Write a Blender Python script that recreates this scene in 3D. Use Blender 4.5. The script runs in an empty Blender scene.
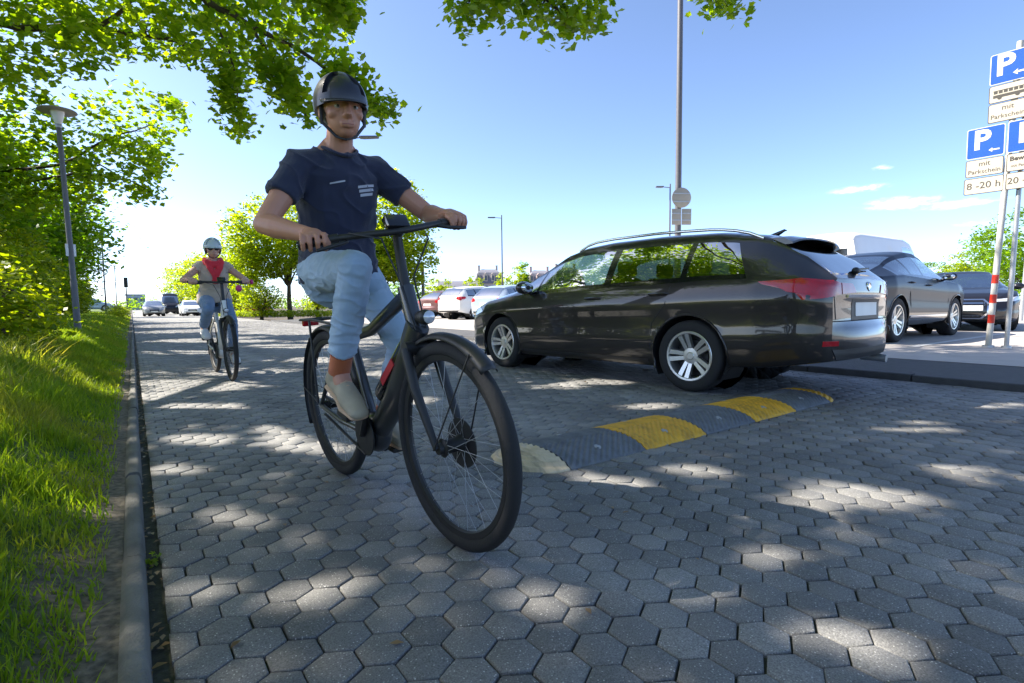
import bpy, bmesh, math, random
import numpy as np
from mathutils import Vector, Matrix, noise
from mathutils.bvhtree import BVHTree

S = bpy.context.scene
COL = S.collection
R = math.radians
rng = np.random.default_rng(7)
random.seed(7)

# ------------------------------------------------------------------ camera, sky, sun, exposure
cd = bpy.data.cameras.new("camera")
cam = bpy.data.objects.new("camera", cd)
COL.objects.link(cam)
cd.sensor_width = 36.0
cd.lens = 533.27 * 36.0 / 1024.0
cd.clip_start = 0.05
cd.clip_end = 3000.0
PIT, ROLL, YAW = .07065, -.010907, .61758
fw = Vector((math.sin(YAW) * math.cos(PIT), math.cos(YAW) * math.cos(PIT), -math.sin(PIT)))
r0 = Vector((math.cos(YAW), -math.sin(YAW), 0))
u0 = r0.cross(fw)
rr = r0 * math.cos(ROLL) + u0 * math.sin(ROLL)
uu = -r0 * math.sin(ROLL) + u0 * math.cos(ROLL)
M = Matrix((rr, uu, -fw)).transposed().to_4x4()
M.translation = Vector((0, 0, .8144))
cam.matrix_world = M
S.camera = cam

SUN_AZ, SUN_EL = R(-48), R(43)          # azimuth measured from +Y towards +X
world = bpy.data.worlds.new("World")
S.world = world
world.use_nodes = True
nt = world.node_tree
nt.nodes.clear()
wo = nt.nodes.new("ShaderNodeOutputWorld")
bg = nt.nodes.new("ShaderNodeBackground")
sky = nt.nodes.new("ShaderNodeTexSky")
sky.sky_type = 'NISHITA'
sky.sun_disc = False
sky.sun_elevation = SUN_EL
sky.sun_rotation = SUN_AZ
sky.altitude = 50
sky.air_density = 0.5
sky.dust_density = 0.7
sky.ozone_density = 1.9
bg.inputs['Strength'].default_value = 0.112
# small fair weather clouds low in the sky
tc = nt.nodes.new("ShaderNodeTexCoord")
prev = sky.outputs[0]
ns = nt.nodes.new("ShaderNodeTexNoise")
ns.inputs['Scale'].default_value = 48
ns.inputs['Detail'].default_value = 7
ns.inputs['Roughness'].default_value = .62
mpn = nt.nodes.new("ShaderNodeMapping")
mpn.inputs['Scale'].default_value = (1, 1, 2.6)
nt.links.new(tc.outputs['Generated'], mpn.inputs['Vector'])
nt.links.new(mpn.outputs[0], ns.inputs['Vector'])
for (d, sx, sz, amp) in (((.914, .3686, .1693), .050, .0075, 1.25), ((.9365, .3203, .1429), .060, .011, 1.45), ((.9579, .255, .1339), .065, .009, 1.2),
                         ((.9212, .3397, .196), .018, .006, 1.1), ((.9660, .236, .106), .05, .008, .9), ((.66, .75, .075), .05, .008, .5),
                         ((.80, .60, .06), .06, .006, .5), ((-.2, .97, .2), .3, .03, .5)):
    vs = nt.nodes.new("ShaderNodeVectorMath"); vs.operation = 'SUBTRACT'
    nt.links.new(tc.outputs['Generated'], vs.inputs[0]); vs.inputs[1].default_value = d
    vm = nt.nodes.new("ShaderNodeVectorMath"); vm.operation = 'MULTIPLY'
    nt.links.new(vs.outputs[0], vm.inputs[0]); vm.inputs[1].default_value = (1 / sx, 1 / sx, 1 / sz)
    ln = nt.nodes.new("ShaderNodeVectorMath"); ln.operation = 'LENGTH'
    nt.links.new(vm.outputs[0], ln.inputs[0])
    mr = nt.nodes.new("ShaderNodeMapRange")
    mr.inputs[1].default_value = 1.5; mr.inputs[2].default_value = 0.0
    mr.inputs[3].default_value = 0.0; mr.inputs[4].default_value = amp
    nt.links.new(ln.outputs['Value'], mr.inputs[0])
    mu = nt.nodes.new("ShaderNodeMath"); mu.operation = 'MULTIPLY'
    nt.links.new(mr.outputs[0], mu.inputs[0]); nt.links.new(ns.outputs['Fac'], mu.inputs[1])
    m2 = nt.nodes.new("ShaderNodeMapRange"); m2.interpolation_type = 'SMOOTHSTEP'
    m2.inputs[1].default_value = .24; m2.inputs[2].default_value = .95; m2.inputs[3].default_value = 0; m2.inputs[4].default_value = .8
    nt.links.new(mu.outputs[0], m2.inputs[0])
    mx = nt.nodes.new("ShaderNodeMixRGB")
    nt.links.new(m2.outputs[0], mx.inputs[0]); nt.links.new(prev, mx.inputs[1]); mx.inputs[2].default_value = (9.0, 8.9, 8.8, 1)
    prev = mx.outputs[0]
nt.links.new(prev, bg.inputs['Color'])
nt.links.new(bg.outputs[0], wo.inputs['Surface'])

sl = bpy.data.lights.new("sun", 'SUN')
sl.energy = 4.0
sl.angle = R(0.5)
sl.color = (1.0, .93, .82)
so = bpy.data.objects.new("sun", sl)
COL.objects.link(so)
sdir = Vector((math.sin(SUN_AZ) * math.cos(SUN_EL), math.cos(SUN_AZ) * math.cos(SUN_EL), math.sin(SUN_EL)))
so.rotation_euler = sdir.to_track_quat('Z', 'Y').to_euler()
so.location = sdir * 50

vs_ = S.view_settings
S.display_settings.display_device = 'sRGB'
vs_.view_transform = 'Standard'
vs_.look = 'None'
vs_.exposure = 1.9
vs_.gamma = 1
vs_.use_curve_mapping = False
S.render.engine = 'CYCLES'
S.cycles.max_bounces = 8
S.cycles.diffuse_bounces = 4
S.cycles.glossy_bounces = 3
S.cycles.transmission_bounces = 6
S.cycles.transparent_max_bounces = 12
S.cycles.caustics_reflective = False
S.cycles.caustics_refractive = False
S.cycles.use_denoising = True
S.cycles.sample_clamp_indirect = 6

# ------------------------------------------------------------------ helpers
def setp(o, label=None, cat=None, group=None, kind=None):
    if label: o['label'] = label
    if cat: o['category'] = cat
    if group: o['group'] = group
    if kind: o['kind'] = kind
    return o

def empty(name, loc=(0, 0, 0), rot=(0, 0, 0), label=None, cat=None, group=None):
    o = bpy.data.objects.new(name, None)
    COL.objects.link(o)
    o.empty_display_size = .2
    o.location = loc
    o.rotation_euler = rot
    return setp(o, label, cat, group)

def link(name, me, mats=None, parent=None, smooth=None):
    o = bpy.data.objects.new(name, me)
    COL.objects.link(o)
    if mats is not None:
        if not isinstance(mats, (list, tuple)): mats = [mats]
        if not me.materials:
            for m in mats: me.materials.append(m)
    if smooth is not None and len(me.polygons):
        me.polygons.foreach_set('use_smooth', [True] * len(me.polygons))
        if smooth < 179:
            me.set_sharp_from_angle(angle=R(smooth))
    if parent is not None: o.parent = parent
    return o

def copy_tree(o, parent=None):
    c = o.copy(); COL.objects.link(c)
    if parent is not None:
        c.parent = parent
        c.matrix_parent_inverse = o.matrix_parent_inverse.copy()
    for ch in list(o.children): copy_tree(ch, c)
    return c

class MB:
    """collects verts and faces"""
    def __init__(s): s.v = []; s.f = []; s.m = []; s.cm = 0
    def add(s, vs, fs):
        n = len(s.v); s.v += [tuple(v) for v in vs]
        s.f += [tuple(i + n for i in f) for f in fs]; s.m += [s.cm] * len(fs)
        return s
    def quadsheet(s, a, b, c, d): return s.add([a, b, c, d], [(0, 1, 2, 3)])
    def box(s, c, size, rz=0, bev=0.0, tilt=None):
        bm = bmesh.new(); bmesh.ops.create_cube(bm, size=1)
        bmesh.ops.scale(bm, vec=size, verts=bm.verts)
        if bev: bmesh.ops.bevel(bm, geom=bm.edges[:], offset=bev, segments=2, affect='EDGES', profile=.6)
        mt = Matrix.Translation(c) @ Matrix.Rotation(rz, 4, 'Z')
        if tilt is not None: mt = mt @ tilt
        bm.transform(mt); s.bm(bm); bm.free(); return s
    def bm(s, bm):
        bm.verts.index_update()
        return s.add([v.co[:] for v in bm.verts], [[v.index for v in f.verts] for f in bm.faces])
    def tube(s, pts, rad, n=10, caps=True, squash=None, up=None):
        """pts path, rad scalar/list (or (a,b) pairs), flat end caps"""
        pts = [Vector(p) for p in pts]; m = len(pts)
        if not isinstance(rad, (list, tuple)): rad = [rad] * m
        rad = [(r, r) if not isinstance(r, (list, tuple)) else r for r in rad]
        vs = []; prevn = None
        for i, p in enumerate(pts):
            t = (pts[min(i + 1, m - 1)] - pts[max(i - 1, 0)])
            if t.length < 1e-9: t = Vector((0, 0, 1))
            t.normalize()
            if prevn is None:
                a = Vector(up) if up is not None else (Vector((0, 0, 1)) if abs(t.z) < .9 else Vector((1, 0, 0)))
                nrm = (a - t * a.dot(t)).normalized()
            else:
                nrm = prevn - t * prevn.dot(t)
                nrm = nrm.normalized() if nrm.length > 1e-6 else prevn
            prevn = nrm; b = t.cross(nrm)
            for k in range(n):
                an = 2 * math.pi * k / n
                vs.append(p + nrm * (math.cos(an) * rad[i][0]) + b * (math.sin(an) * rad[i][1]))
        fs = [(i * n + k, i * n + (k + 1) % n, (i + 1) * n + (k + 1) % n, (i + 1) * n + k) for i in range(m - 1) for k in range(n)]
        if caps:
            fs.append(tuple(range(n - 1, -1, -1))); fs.append(tuple((m - 1) * n + k for k in range(n)))
        return s.add(vs, fs)
    def capsule(s, pts, rad, n=14, up=None):
        """tube with rounded ends"""
        pts = [Vector(p) for p in pts]
        rad = list(rad) if isinstance(rad, (list, tuple)) else [rad] * len(pts)
        rad = [(r, r) if not isinstance(r, (list, tuple)) else r for r in rad]
        d0 = (pts[0] - pts[1]).normalized(); d1 = (pts[-1] - pts[-2]).normalized()
        P0, P1, A, B = [], [], [], []
        for a in (80, 60, 38, 18):
            c, sn = math.cos(R(a)), math.sin(R(a))
            P0.append(pts[0] + d0 * (min(rad[0]) * sn)); A.append((rad[0][0] * c, rad[0][1] * c))
            P1.insert(0, pts[-1] + d1 * (min(rad[-1]) * sn)); B.insert(0, (rad[-1][0] * c, rad[-1][1] * c))
        return s.tube(P0 + pts + P1, A + rad + B, n=n, up=up)
    def ellipsoid(s, c, r, rot=None, seg=20, rings=14):
        bm = bmesh.new(); bmesh.ops.create_uvsphere(bm, u_segments=seg, v_segments=rings, radius=1)
        bmesh.ops.scale(bm, vec=r, verts=bm.verts)
        if rot is not None: bm.transform(rot)
        bm.transform(Matrix.Translation(c)); s.bm(bm); bm.free(); return s
    def lathe(s, prof, n=32, mat=None, close=False):
        """prof: list of (r, h) around Z"""
        m = len(prof); vs = []
        for (r, h) in prof:
            for k in range(n):
                a = 2 * math.pi * k / n
                vs.append(Vector((r * math.cos(a), r * math.sin(a), h)))
        if mat is not None: vs = [mat @ v for v in vs]
        fs = [(i * n + k, i * n + (k + 1) % n, ((i + 1) % m) * n + (k + 1) % n, ((i + 1) % m) * n + k)
              for i in range(m if close else m - 1) for k in range(n)]
        return s.add(vs, fs)
    def prism(s, poly, axis_from, axis_to):
        """poly: list of 3D points, extruded by vector"""
        d = Vector(axis_to) - Vector(axis_from)
        n = len(poly); vs = [Vector(p) for p in poly] + [Vector(p) + d for p in poly]
        fs = [tuple(range(n - 1, -1, -1)), tuple(range(n, 2 * n))] + [(k, (k + 1) % n, n + (k + 1) % n, n + k) for k in range(n)]
        return s.add(vs, fs)
    def mesh(s, name, fix=True):
        me = bpy.data.meshes.new(name)
        me.from_pydata(s.v, [], s.f)
        if any(s.m): me.polygons.foreach_set('material_index', s.m)
        if fix:
            bm = bmesh.new(); bm.from_mesh(me); bmesh.ops.recalc_face_normals(bm, faces=bm.faces); bm.to_mesh(me); bm.free()
        me.update(); return me
    def build(s, name, mats, parent=None, smooth=35, fix=True):
        return link(name, s.mesh(name, fix), mats, parent, smooth)

def np_mesh(name, V, F, mats=None, uv=None):
    """V (n,3) float array, F (m,k) int array of equal sized faces"""
    me = bpy.data.meshes.new(name)
    V = np.ascontiguousarray(V, dtype=np.float32); F = np.ascontiguousarray(F, dtype=np.int32)
    me.vertices.add(len(V)); me.vertices.foreach_set('co', V.ravel())
    k = F.shape[1]
    me.loops.add(F.size); me.loops.foreach_set('vertex_index', F.ravel())
    me.polygons.add(len(F)); me.polygons.foreach_set('loop_start', np.arange(0, F.size, k, dtype=np.int32))
    try: me.polygons.foreach_set('loop_total', np.full(len(F), k, dtype=np.int32))
    except Exception: pass
    me.update(calc_edges=True)
    me.validate()
    return me

# ------------------------------------------------------------------ materials
def newmat(name):
    m = bpy.data.materials.new(name); m.use_nodes = True
    return m, m.node_tree, m.node_tree.nodes['Principled BSDF']

def N(nt, kind, **kw):
    n = nt.nodes.new(kind)
    for k, v in kw.items():
        if k in n.inputs: n.inputs[k].default_value = v
        else: setattr(n, k, v)
    return n

def plain(name, col, rough=.5, metal=0.0, coat=0.0, spec=.5, var=.06, vscale=6.0, bump=0.0, bscale=60, sheen=0, emit=None):
    m, nt, b = newmat(name)
    b.inputs['Roughness'].default_value = rough
    b.inputs['Metallic'].default_value = metal
    b.inputs['Coat Weight'].default_value = coat
    b.inputs['Coat Roughness'].default_value = .03
    b.inputs['Specular IOR Level'].default_value = spec
    if sheen: b.inputs['Sheen Weight'].default_value = sheen
    tc = N(nt, "ShaderNodeTexCoord")
    ns = N(nt, "ShaderNodeTexNoise", Scale=vscale, Detail=5.0)
    nt.links.new(tc.outputs['Object'], ns.inputs['Vector'])
    mx = N(nt, "ShaderNodeMixRGB", blend_type='MIX')
    mx.inputs[1].default_value = tuple(c * (1 - var * 2) for c in col) + (1,)
    mx.inputs[2].default_value = tuple(min(1, c * (1 + var * 2)) for c in col) + (1,)
    nt.links.new(ns.outputs['Fac'], mx.inputs[0]); nt.links.new(mx.outputs[0], b.inputs['Base Color'])
    if bump:
        n2 = N(nt, "ShaderNodeTexNoise", Scale=bscale, Detail=4.0)
        nt.links.new(tc.outputs['Object'], n2.inputs['Vector'])
        bp = N(nt, "ShaderNodeBump", Strength=bump, Distance=.01)
        nt.links.new(n2.outputs['Fac'], bp.inputs['Height']); nt.links.new(bp.outputs[0], b.inputs['Normal'])
    if emit:
        b.inputs['Emission Color'].default_value = emit[0] + (1,); b.inputs['Emission Strength'].default_value = emit[1]
    return m

def paint(name, col, metal=.35, rough=.34, coat=.45):
    m = plain(name, col, rough=rough, metal=metal * .5, coat=coat, spec=.2, var=.03, vscale=2)
    b = m.node_tree.nodes['Principled BSDF']
    nt = m.node_tree
    tc = N(nt, "ShaderNodeTexCoord")
    n3 = N(nt, "ShaderNodeTexNoise", Scale=3.0, Detail=6.0)       # thin film of road dust
    nt.links.new(tc.outputs['Object'], n3.inputs['Vector'])
    mr = N(nt, "ShaderNodeMapRange"); mr.inputs[3].default_value = .01; mr.inputs[4].default_value = .05
    nt.links.new(n3.outputs['Fac'], mr.inputs[0]); nt.links.new(mr.outputs[0], b.inputs['Coat Roughness'])
    return m

def glass(name, tint=(.30, .36, .36), dark=1.0):
    m = bpy.data.materials.new(name); m.use_nodes = True
    nt = m.node_tree; nt.nodes.clear()
    out = N(nt, "ShaderNodeOutputMaterial")
    tr = N(nt, "ShaderNodeBsdfTransparent"); tr.inputs[0].default_value = tuple(c * dark for c in tint) + (1,)
    gl = N(nt, "ShaderNodeBsdfGlossy"); gl.inputs['Roughness'].default_value = .01
    lw = N(nt, "ShaderNodeFresnel"); lw.inputs[0].default_value = 1.55
    tc = N(nt, "ShaderNodeTexCoord"); ns = N(nt, "ShaderNodeTexNoise", Scale=4.0)
    nt.links.new(tc.outputs['Object'], ns.inputs['Vector'])
    ad = N(nt, "ShaderNodeMath", operation='MULTIPLY_ADD'); ad.inputs[2].default_value = .0
    mrn = N(nt, "ShaderNodeMapRange"); mrn.inputs[3].default_value = .62; mrn.inputs[4].default_value = .78; nt.links.new(ns.outputs['Fac'], mrn.inputs[0])
    nt.links.new(mrn.outputs[0], ad.inputs[0]); nt.links.new(lw.outputs[0], ad.inputs[1])
    mx = N(nt, "ShaderNodeMixShader")
    nt.links.new(ad.outputs[0], mx.inputs[0]); nt.links.new(tr.outputs[0], mx.inputs[1]); nt.links.new(gl.outputs[0], mx.inputs[2])
    nt.links.new(mx.outputs[0], out.inputs[0])
    return m

def leafmat(name, c1, c2, trans=.45, tcol=None, rough=.45, patch=None):
    m, nt, b = newmat(name)
    out = nt.nodes['Material Output']
    ge = N(nt, "ShaderNodeNewGeometry")
    mx = N(nt, "ShaderNodeMixRGB"); mx.inputs[1].default_value = c1 + (1,); mx.inputs[2].default_value = c2 + (1,)
    nt.links.new(ge.outputs['Random Per Island'], mx.inputs[0])
    if patch:                      # dry or paler patches with a shape of their own
        tc = N(nt, "ShaderNodeTexCoord"); pn = N(nt, "ShaderNodeTexNoise", Scale=patch[1], Detail=5.0); nt.links.new(tc.outputs['Object'], pn.inputs['Vector'])
        pr_ = N(nt, "ShaderNodeMapRange"); pr_.inputs[1].default_value = .48; pr_.inputs[2].default_value = .70; pr_.inputs[3].default_value = 0; pr_.inputs[4].default_value = .8; nt.links.new(pn.outputs['Fac'], pr_.inputs[0])
        pm = N(nt, "ShaderNodeMixRGB"); pm.inputs[2].default_value = patch[0] + (1,); nt.links.new(pr_.outputs[0], pm.inputs[0]); nt.links.new(mx.outputs[0], pm.inputs[1]); mx = pm
    nt.links.new(mx.outputs[0], b.inputs['Base Color'])
    b.inputs['Roughness'].default_value = rough
    b.inputs['Specular IOR Level'].default_value = .3
    tr = N(nt, "ShaderNodeBsdfTranslucent")
    ml = N(nt, "ShaderNodeMixRGB", blend_type='MULTIPLY'); ml.inputs[0].default_value = 1; ml.inputs[2].default_value = (tcol or (2.6, 2.3, .5)) + (1,)
    nt.links.new(mx.outputs[0], ml.inputs[1]); nt.links.new(ml.outputs[0], tr.inputs[0])
    ms = N(nt, "ShaderNodeMixShader"); ms.inputs[0].default_value = trans
    nt.links.new(b.outputs[0], ms.inputs[1]); nt.links.new(tr.outputs[0], ms.inputs[2]); nt.links.new(ms.outputs[0], out.inputs['Surface'])
    return m

MT = {}
MT['black'] = plain('black plastic', (.015, .015, .016), .5, var=.1)
MT['gloss_black'] = plain('gloss black', (.008, .008, .009), .12, coat=.6)
MT['rubber'] = plain('tyre rubber', (.018, .018, .019), .85, var=.15, bump=.2, bscale=120)
MT['alloy'] = plain('alloy wheel', (.60, .60, .58), .3, metal=.85, var=.05)
MT['alloy_dark'] = plain('dark brake disc', (.05, .05, .05), .5, metal=.6)
MT['steel'] = plain('galvanised steel', (.42, .43, .44), .45, metal=.7, var=.08, vscale=14)
MT['greysteel'] = plain('grey painted pole', (.10, .10, .115), .5, var=.12, vscale=9)
MT['chrome'] = plain('chrome trim', (.75, .75, .76), .12, metal=1.0)
MT['red_light'] = plain('red lamp lens', (.42, .006, .012), .12, coat=.6, var=.15, vscale=30)
MT['clear_light'] = plain('headlamp lens', (.55, .57, .60), .10, metal=.3, coat=1.0, var=.2, vscale=30)
MT['plate'] = plain('number plate', (.75, .75, .72), .4)
MT['seat'] = plain('dark seat cloth', (.03, .03, .033), .9)
MT['glass'] = glass('car glass', (.55, .66, .64))
MT['glass_dark'] = glass('tinted car glass', (.16, .19, .20))
MT['white_metal'] = plain('white enamel', (.72, .71, .68), .45, var=.08)
# ------------------------------------------------------------------ the ground, road, kerbs
m, nt, b = newmat('hexagonal concrete pavers')
tc = N(nt, "ShaderNodeTexCoord"); ge = N(nt, "ShaderNodeNewGeometry")
cr = N(nt, "ShaderNodeValToRGB")
cr.color_ramp.elements[0].color = (.140, .137, .133, 1); cr.color_ramp.elements[1].color = (.215, .209, .200, 1)
nt.links.new(ge.outputs['Random Per Island'], cr.inputs[0])
vo = N(nt, "ShaderNodeTexVoronoi", Scale=125.0)
nt.links.new(tc.outputs['Object'], vo.inputs['Vector'])
vr = N(nt, "ShaderNodeMapRange"); vr.inputs[1].default_value = .12; vr.inputs[2].default_value = .30; vr.inputs[3].default_value = 1; vr.inputs[4].default_value = 0
nt.links.new(vo.outputs['Distance'], vr.inputs[0])
sx = N(nt, "ShaderNodeSeparateColor"); nt.links.new(vo.outputs['Color'], sx.inputs[0])
gt = N(nt, "ShaderNodeMath", operation='GREATER_THAN'); gt.inputs[1].default_value = .38; nt.links.new(sx.outputs[0], gt.inputs[0])
mu = N(nt, "ShaderNodeMath", operation='MULTIPLY'); nt.links.new(vr.outputs[0], mu.inputs[0]); nt.links.new(gt.outputs[0], mu.inputs[1])
mu2 = N(nt, "ShaderNodeMath", operation='MULTIPLY'); nt.links.new(mu.outputs[0], mu2.inputs[0]); nt.links.new(sx.outputs[1], mu2.inputs[1])
n1 = N(nt, "ShaderNodeTexNoise", Scale=260.0, Detail=3.0); nt.links.new(tc.outputs['Object'], n1.inputs['Vector'])
n2 = N(nt, "ShaderNodeTexNoise", Scale=1.6, Detail=6.0); nt.links.new(tc.outputs['Object'], n2.inputs['Vector'])
m1 = N(nt, "ShaderNodeMixRGB", blend_type='MULTIPLY'); m1.inputs[0].default_value = .8
g1 = N(nt, "ShaderNodeMapRange"); g1.inputs[1].default_value = .25; g1.inputs[2].default_value = .75; g1.inputs[3].default_value = .34; g1.inputs[4].default_value = 1.6
nt.links.new(n1.outputs['Fac'], g1.inputs[0]); nt.links.new(cr.outputs[0], m1.inputs[1]); nt.links.new(g1.outputs[0], m1.inputs[2])
m2 = N(nt, "ShaderNodeMixRGB", blend_type='MULTIPLY'); m2.inputs[0].default_value = .8
g2 = N(nt, "ShaderNodeMapRange"); g2.inputs[1].default_value = .3; g2.inputs[2].default_value = .7; g2.inputs[3].default_value = .62; g2.inputs[4].default_value = 1.22
nt.links.new(n2.outputs['Fac'], g2.inputs[0]); nt.links.new(m1.outputs[0], m2.inputs[1]); nt.links.new(g2.outputs[0], m2.inputs[2])
mpw = N(nt, "ShaderNodeMapping"); mpw.inputs['Scale'].default_value = (1.5, .16, 1); nt.links.new(tc.outputs['Object'], mpw.inputs['Vector'])
n6 = N(nt, "ShaderNodeTexNoise", Scale=1.0, Detail=7.0, Roughness=.6); nt.links.new(mpw.outputs[0], n6.inputs['Vector'])       # worn wheel tracks and drips
g6 = N(nt, "ShaderNodeMapRange"); g6.inputs[1].default_value = .30; g6.inputs[2].default_value = .68; g6.inputs[3].default_value = .86; g6.inputs[4].default_value = 1.30; nt.links.new(n6.outputs['Fac'], g6.inputs[0])
m6 = N(nt, "ShaderNodeMixRGB", blend_type='MULTIPLY'); m6.inputs[0].default_value = 1; nt.links.new(m2.outputs[0], m6.inputs[1]); nt.links.new(g6.outputs[0], m6.inputs[2]); m2 = m6
n7 = N(nt, "ShaderNodeTexNoise", Scale=7.0, Detail=5.0, Roughness=.65); nt.links.new(tc.outputs['Object'], n7.inputs['Vector'])                # oil spots
g7 = N(nt, "ShaderNodeMapRange"); g7.inputs[1].default_value = .66; g7.inputs[2].default_value = .76; g7.inputs[3].default_value = 0; g7.inputs[4].default_value = .55; nt.links.new(n7.outputs['Fac'], g7.inputs[0])
m7 = N(nt, "ShaderNodeMixRGB"); m7.inputs[2].default_value = (.045, .043, .04, 1); nt.links.new(g7.outputs[0], m7.inputs[0]); nt.links.new(m2.outputs[0], m7.inputs[1]); m2 = m7
m3 = N(nt, "ShaderNodeMixRGB"); m3.inputs[2].default_value = (.58, .57, .54, 1)
nt.links.new(mu2.outputs[0], m3.inputs[0]); nt.links.new(m2.outputs[0], m3.inputs[1]); nt.links.new(m3.outputs[0], b.inputs['Base Color'])
b.inputs['Roughness'].default_value = .72
bp = N(nt, "ShaderNodeBump", Strength=.55, Distance=.003); nt.links.new(n1.outputs['Fac'], bp.inputs['Height']); nt.links.new(bp.outputs[0], b.inputs['Normal'])
MT['paver'] = m
MT['joint'] = plain('dark joint sand', (.05, .05, .036), .95, var=.4, vscale=40, bump=.4, bscale=120)
MT['asphalt'] = plain('asphalt', (.075, .075, .078), .85, var=.18, vscale=18, bump=.5, bscale=160)
MT['lot'] = plain('pale concrete slabs', (.42, .385, .355), .85, var=.12, vscale=3, bump=.3, bscale=140)
MT['kerb'] = plain('weathered kerb concrete', (.15, .145, .132), .9, var=.36, vscale=7, bump=.6, bscale=110)
MT['kerb_dark'] = plain('kerb with painted shade', (.05, .05, .053), .8, var=.25, vscale=9, bump=.5, bscale=110)  # shade on the kerb face put into this dark base colour
MT['line'] = plain('worn white road paint', (.62, .62, .60), .7, var=.15, vscale=12)
MT['soil'] = plain('dry trodden soil', (.075, .058, .042), .95, var=.3, vscale=9, bump=.9, bscale=50)
MT['lawn'] = plain('lawn soil', (.045, .075, .016), .95, var=.3, vscale=3, bump=.5, bscale=40)

RW = 6.25       # road width, from x = 0
g = MB(); g.add([(-1500, -1500, -.35), (1500, -1500, -.35), (1500, 1500, -.35), (-1500, 1500, -.35)], [(0, 1, 2, 3)])
setp(g.build('ground', MT['soil'], smooth=None), kind='structure')
g = MB(); g.add([(-.06, -12, -.011), (RW + .05, -12, -.011), (RW + .05, 33, -.011), (-.06, 33, -.011)], [(0, 1, 2, 3)])
setp(g.build('road_bed', MT['joint'], smooth=None), kind='structure')
g = MB(); g.add([(-.06, 32.9, -.004), (RW + .05, 32.9, -.004), (RW + .05, 230, -.004), (-.06, 230, -.004)], [(0, 1, 2, 3)])
MT['far_road'] = plain('far paved road', (.22, .215, .205), .8, var=.15, vscale=1.5)
setp(g.build('road', MT['far_road'], smooth=None), kind='structure')

def hex_road(x0, x1, y0, y1):
    s = .0680; W = math.sqrt(3) * s
    gap = .0020
    V = []; F4 = []; tops = []
    cols = int((x1 - x0) / W) + 2; rows = int((y1 - y0) / (1.5 * s)) + 1
    ang = np.radians(np.array([90, 30, -30, -90, -150, 150]))
    cx, cy = [], []
    for r_ in range(rows):
        off = 0 if r_ % 2 else .5
        for c in range(cols):
            cx.append(x0 + (c + off + (.0)) * W); cy.append(y0 + r_ * 1.5 * s)
    cx = np.array(cx); cy = np.array(cy); n = len(cx)
    ro = s - gap / math.cos(math.pi / 6); ri = ro - .0050
    jx, jy = rng.normal(0, .0011, n), rng.normal(0, .0011, n)
    rot = rng.normal(0, .012, n)
    dz = rng.normal(0, .0015, n) + .005 * np.sin(cx * .9 + cy * .35) * np.sin(cy * .6)
    tx, ty = rng.normal(0, .010, n), rng.normal(0, .010, n)
    A = ang[None, :] + rot[:, None]
    def ring(rad, z, extra):
        X = rad * np.cos(A); Y = rad * np.sin(A)
        Z = z + dz[:, None] + X * tx[:, None] + Y * ty[:, None]
        PX = (cx + jx)[:, None] + X; PY = (cy + jy)[:, None] + Y
        PX = np.clip(PX, x0, x1)
        return np.stack([PX, PY, Z], -1)
    T = ring(ri, .000, 0); B1 = ring(ro - .0012, -.0016, 0); B2 = ring(ro, -.0065, 0); B = ring(ro + .0005, -.03, 0)
    keep = (T[:, :, 0].max(1) - T[:, :, 0].min(1)) > .02
    T, B1, B2, B = T[keep], B1[keep], B2[keep], B[keep]; n = len(T)
    # seat cut stones: collapse is fine, they are clipped against the kerb line
    V = np.concatenate([T, B1, B2, B], 1).reshape(-1, 3)
    me = bpy.data.meshes.new('paved_road')
    base = (np.arange(n) * 24)[:, None]
    topf = base + np.array([5, 4, 3, 2, 1, 0])[None, :]
    q = []
    for lv in range(3):
        for k in range(6):
            k2 = (k + 1) % 6
            q.append(base[:, 0][:, None] + np.array([lv * 6 + k, lv * 6 + k2, (lv + 1) * 6 + k2, (lv + 1) * 6 + k])[None, :])
    Q = np.concatenate(q, 0)
    loops = np.concatenate([topf.ravel(), Q.ravel()]).astype(np.int32)
    starts = np.concatenate([np.arange(n) * 6, n * 6 + np.arange(len(Q)) * 4]).astype(np.int32)
    tot = np.concatenate([np.full(n, 6), np.full(len(Q), 4)]).astype(np.int32)
    me.vertices.add(len(V)); me.vertices.foreach_set('co', V.astype(np.float32).ravel())
    me.loops.add(len(loops)); me.loops.foreach_set('vertex_index', loops)
    me.polygons.add(len(starts)); me.polygons.foreach_set('loop_start', starts)
    me.update(calc_edges=True)
    bm = bmesh.new(); bm.from_mesh(me); bmesh.ops.recalc_face_normals(bm, faces=bm.faces); bm.to_mesh(me); bm.free()
    return me
pv = link('paved_road', hex_road(.035, RW, -2.5, 32.95), MT['paver'], None, None)
setp(pv, kind='structure')

# left kerb: stones of one metre, road side at x = 0
def kerb(name, xa, xb, ztop, zlow, y0, y1, mat, lean=.012):
    g = MB(); y = y0
    while y < y1:
        L = 1.0 if y < 40 else 10
        j = random.uniform(-.004, .004); zt = ztop + random.uniform(-.006, .006); ln = L - .014
        prof = [(xa + j, zlow), (xa + lean + j, zt - .012), (xa + lean + .006 + j, zt - .003), (xa + lean + .014 + j, zt), (xb - .02 + j, zt), (xb + j, zt - .02), (xb + j, zlow)]
        if xa > xb: prof = [(xa + j, zlow), (xa - lean + j, zt - .012), (xa - lean - .006 + j, zt - .003), (xa - lean - .014 + j, zt), (xb + .02 + j, zt), (xb + j, zt - .02), (xb + j, zlow)]
        g.prism([(p[0], y, p[1]) for p in prof], (0, 0, 0), (0, ln, 0)); y += L
    o = g.build(name, mat, smooth=50); setp(o, kind='structure'); return o
kerb('kerb_left', .006, -.066, .05, -.05, -3, 200, MT['kerb'])
kerb('kerb_right', RW + .02, RW + .16, .066, -.05, -6, 32, MT['kerb_dark'])

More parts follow.
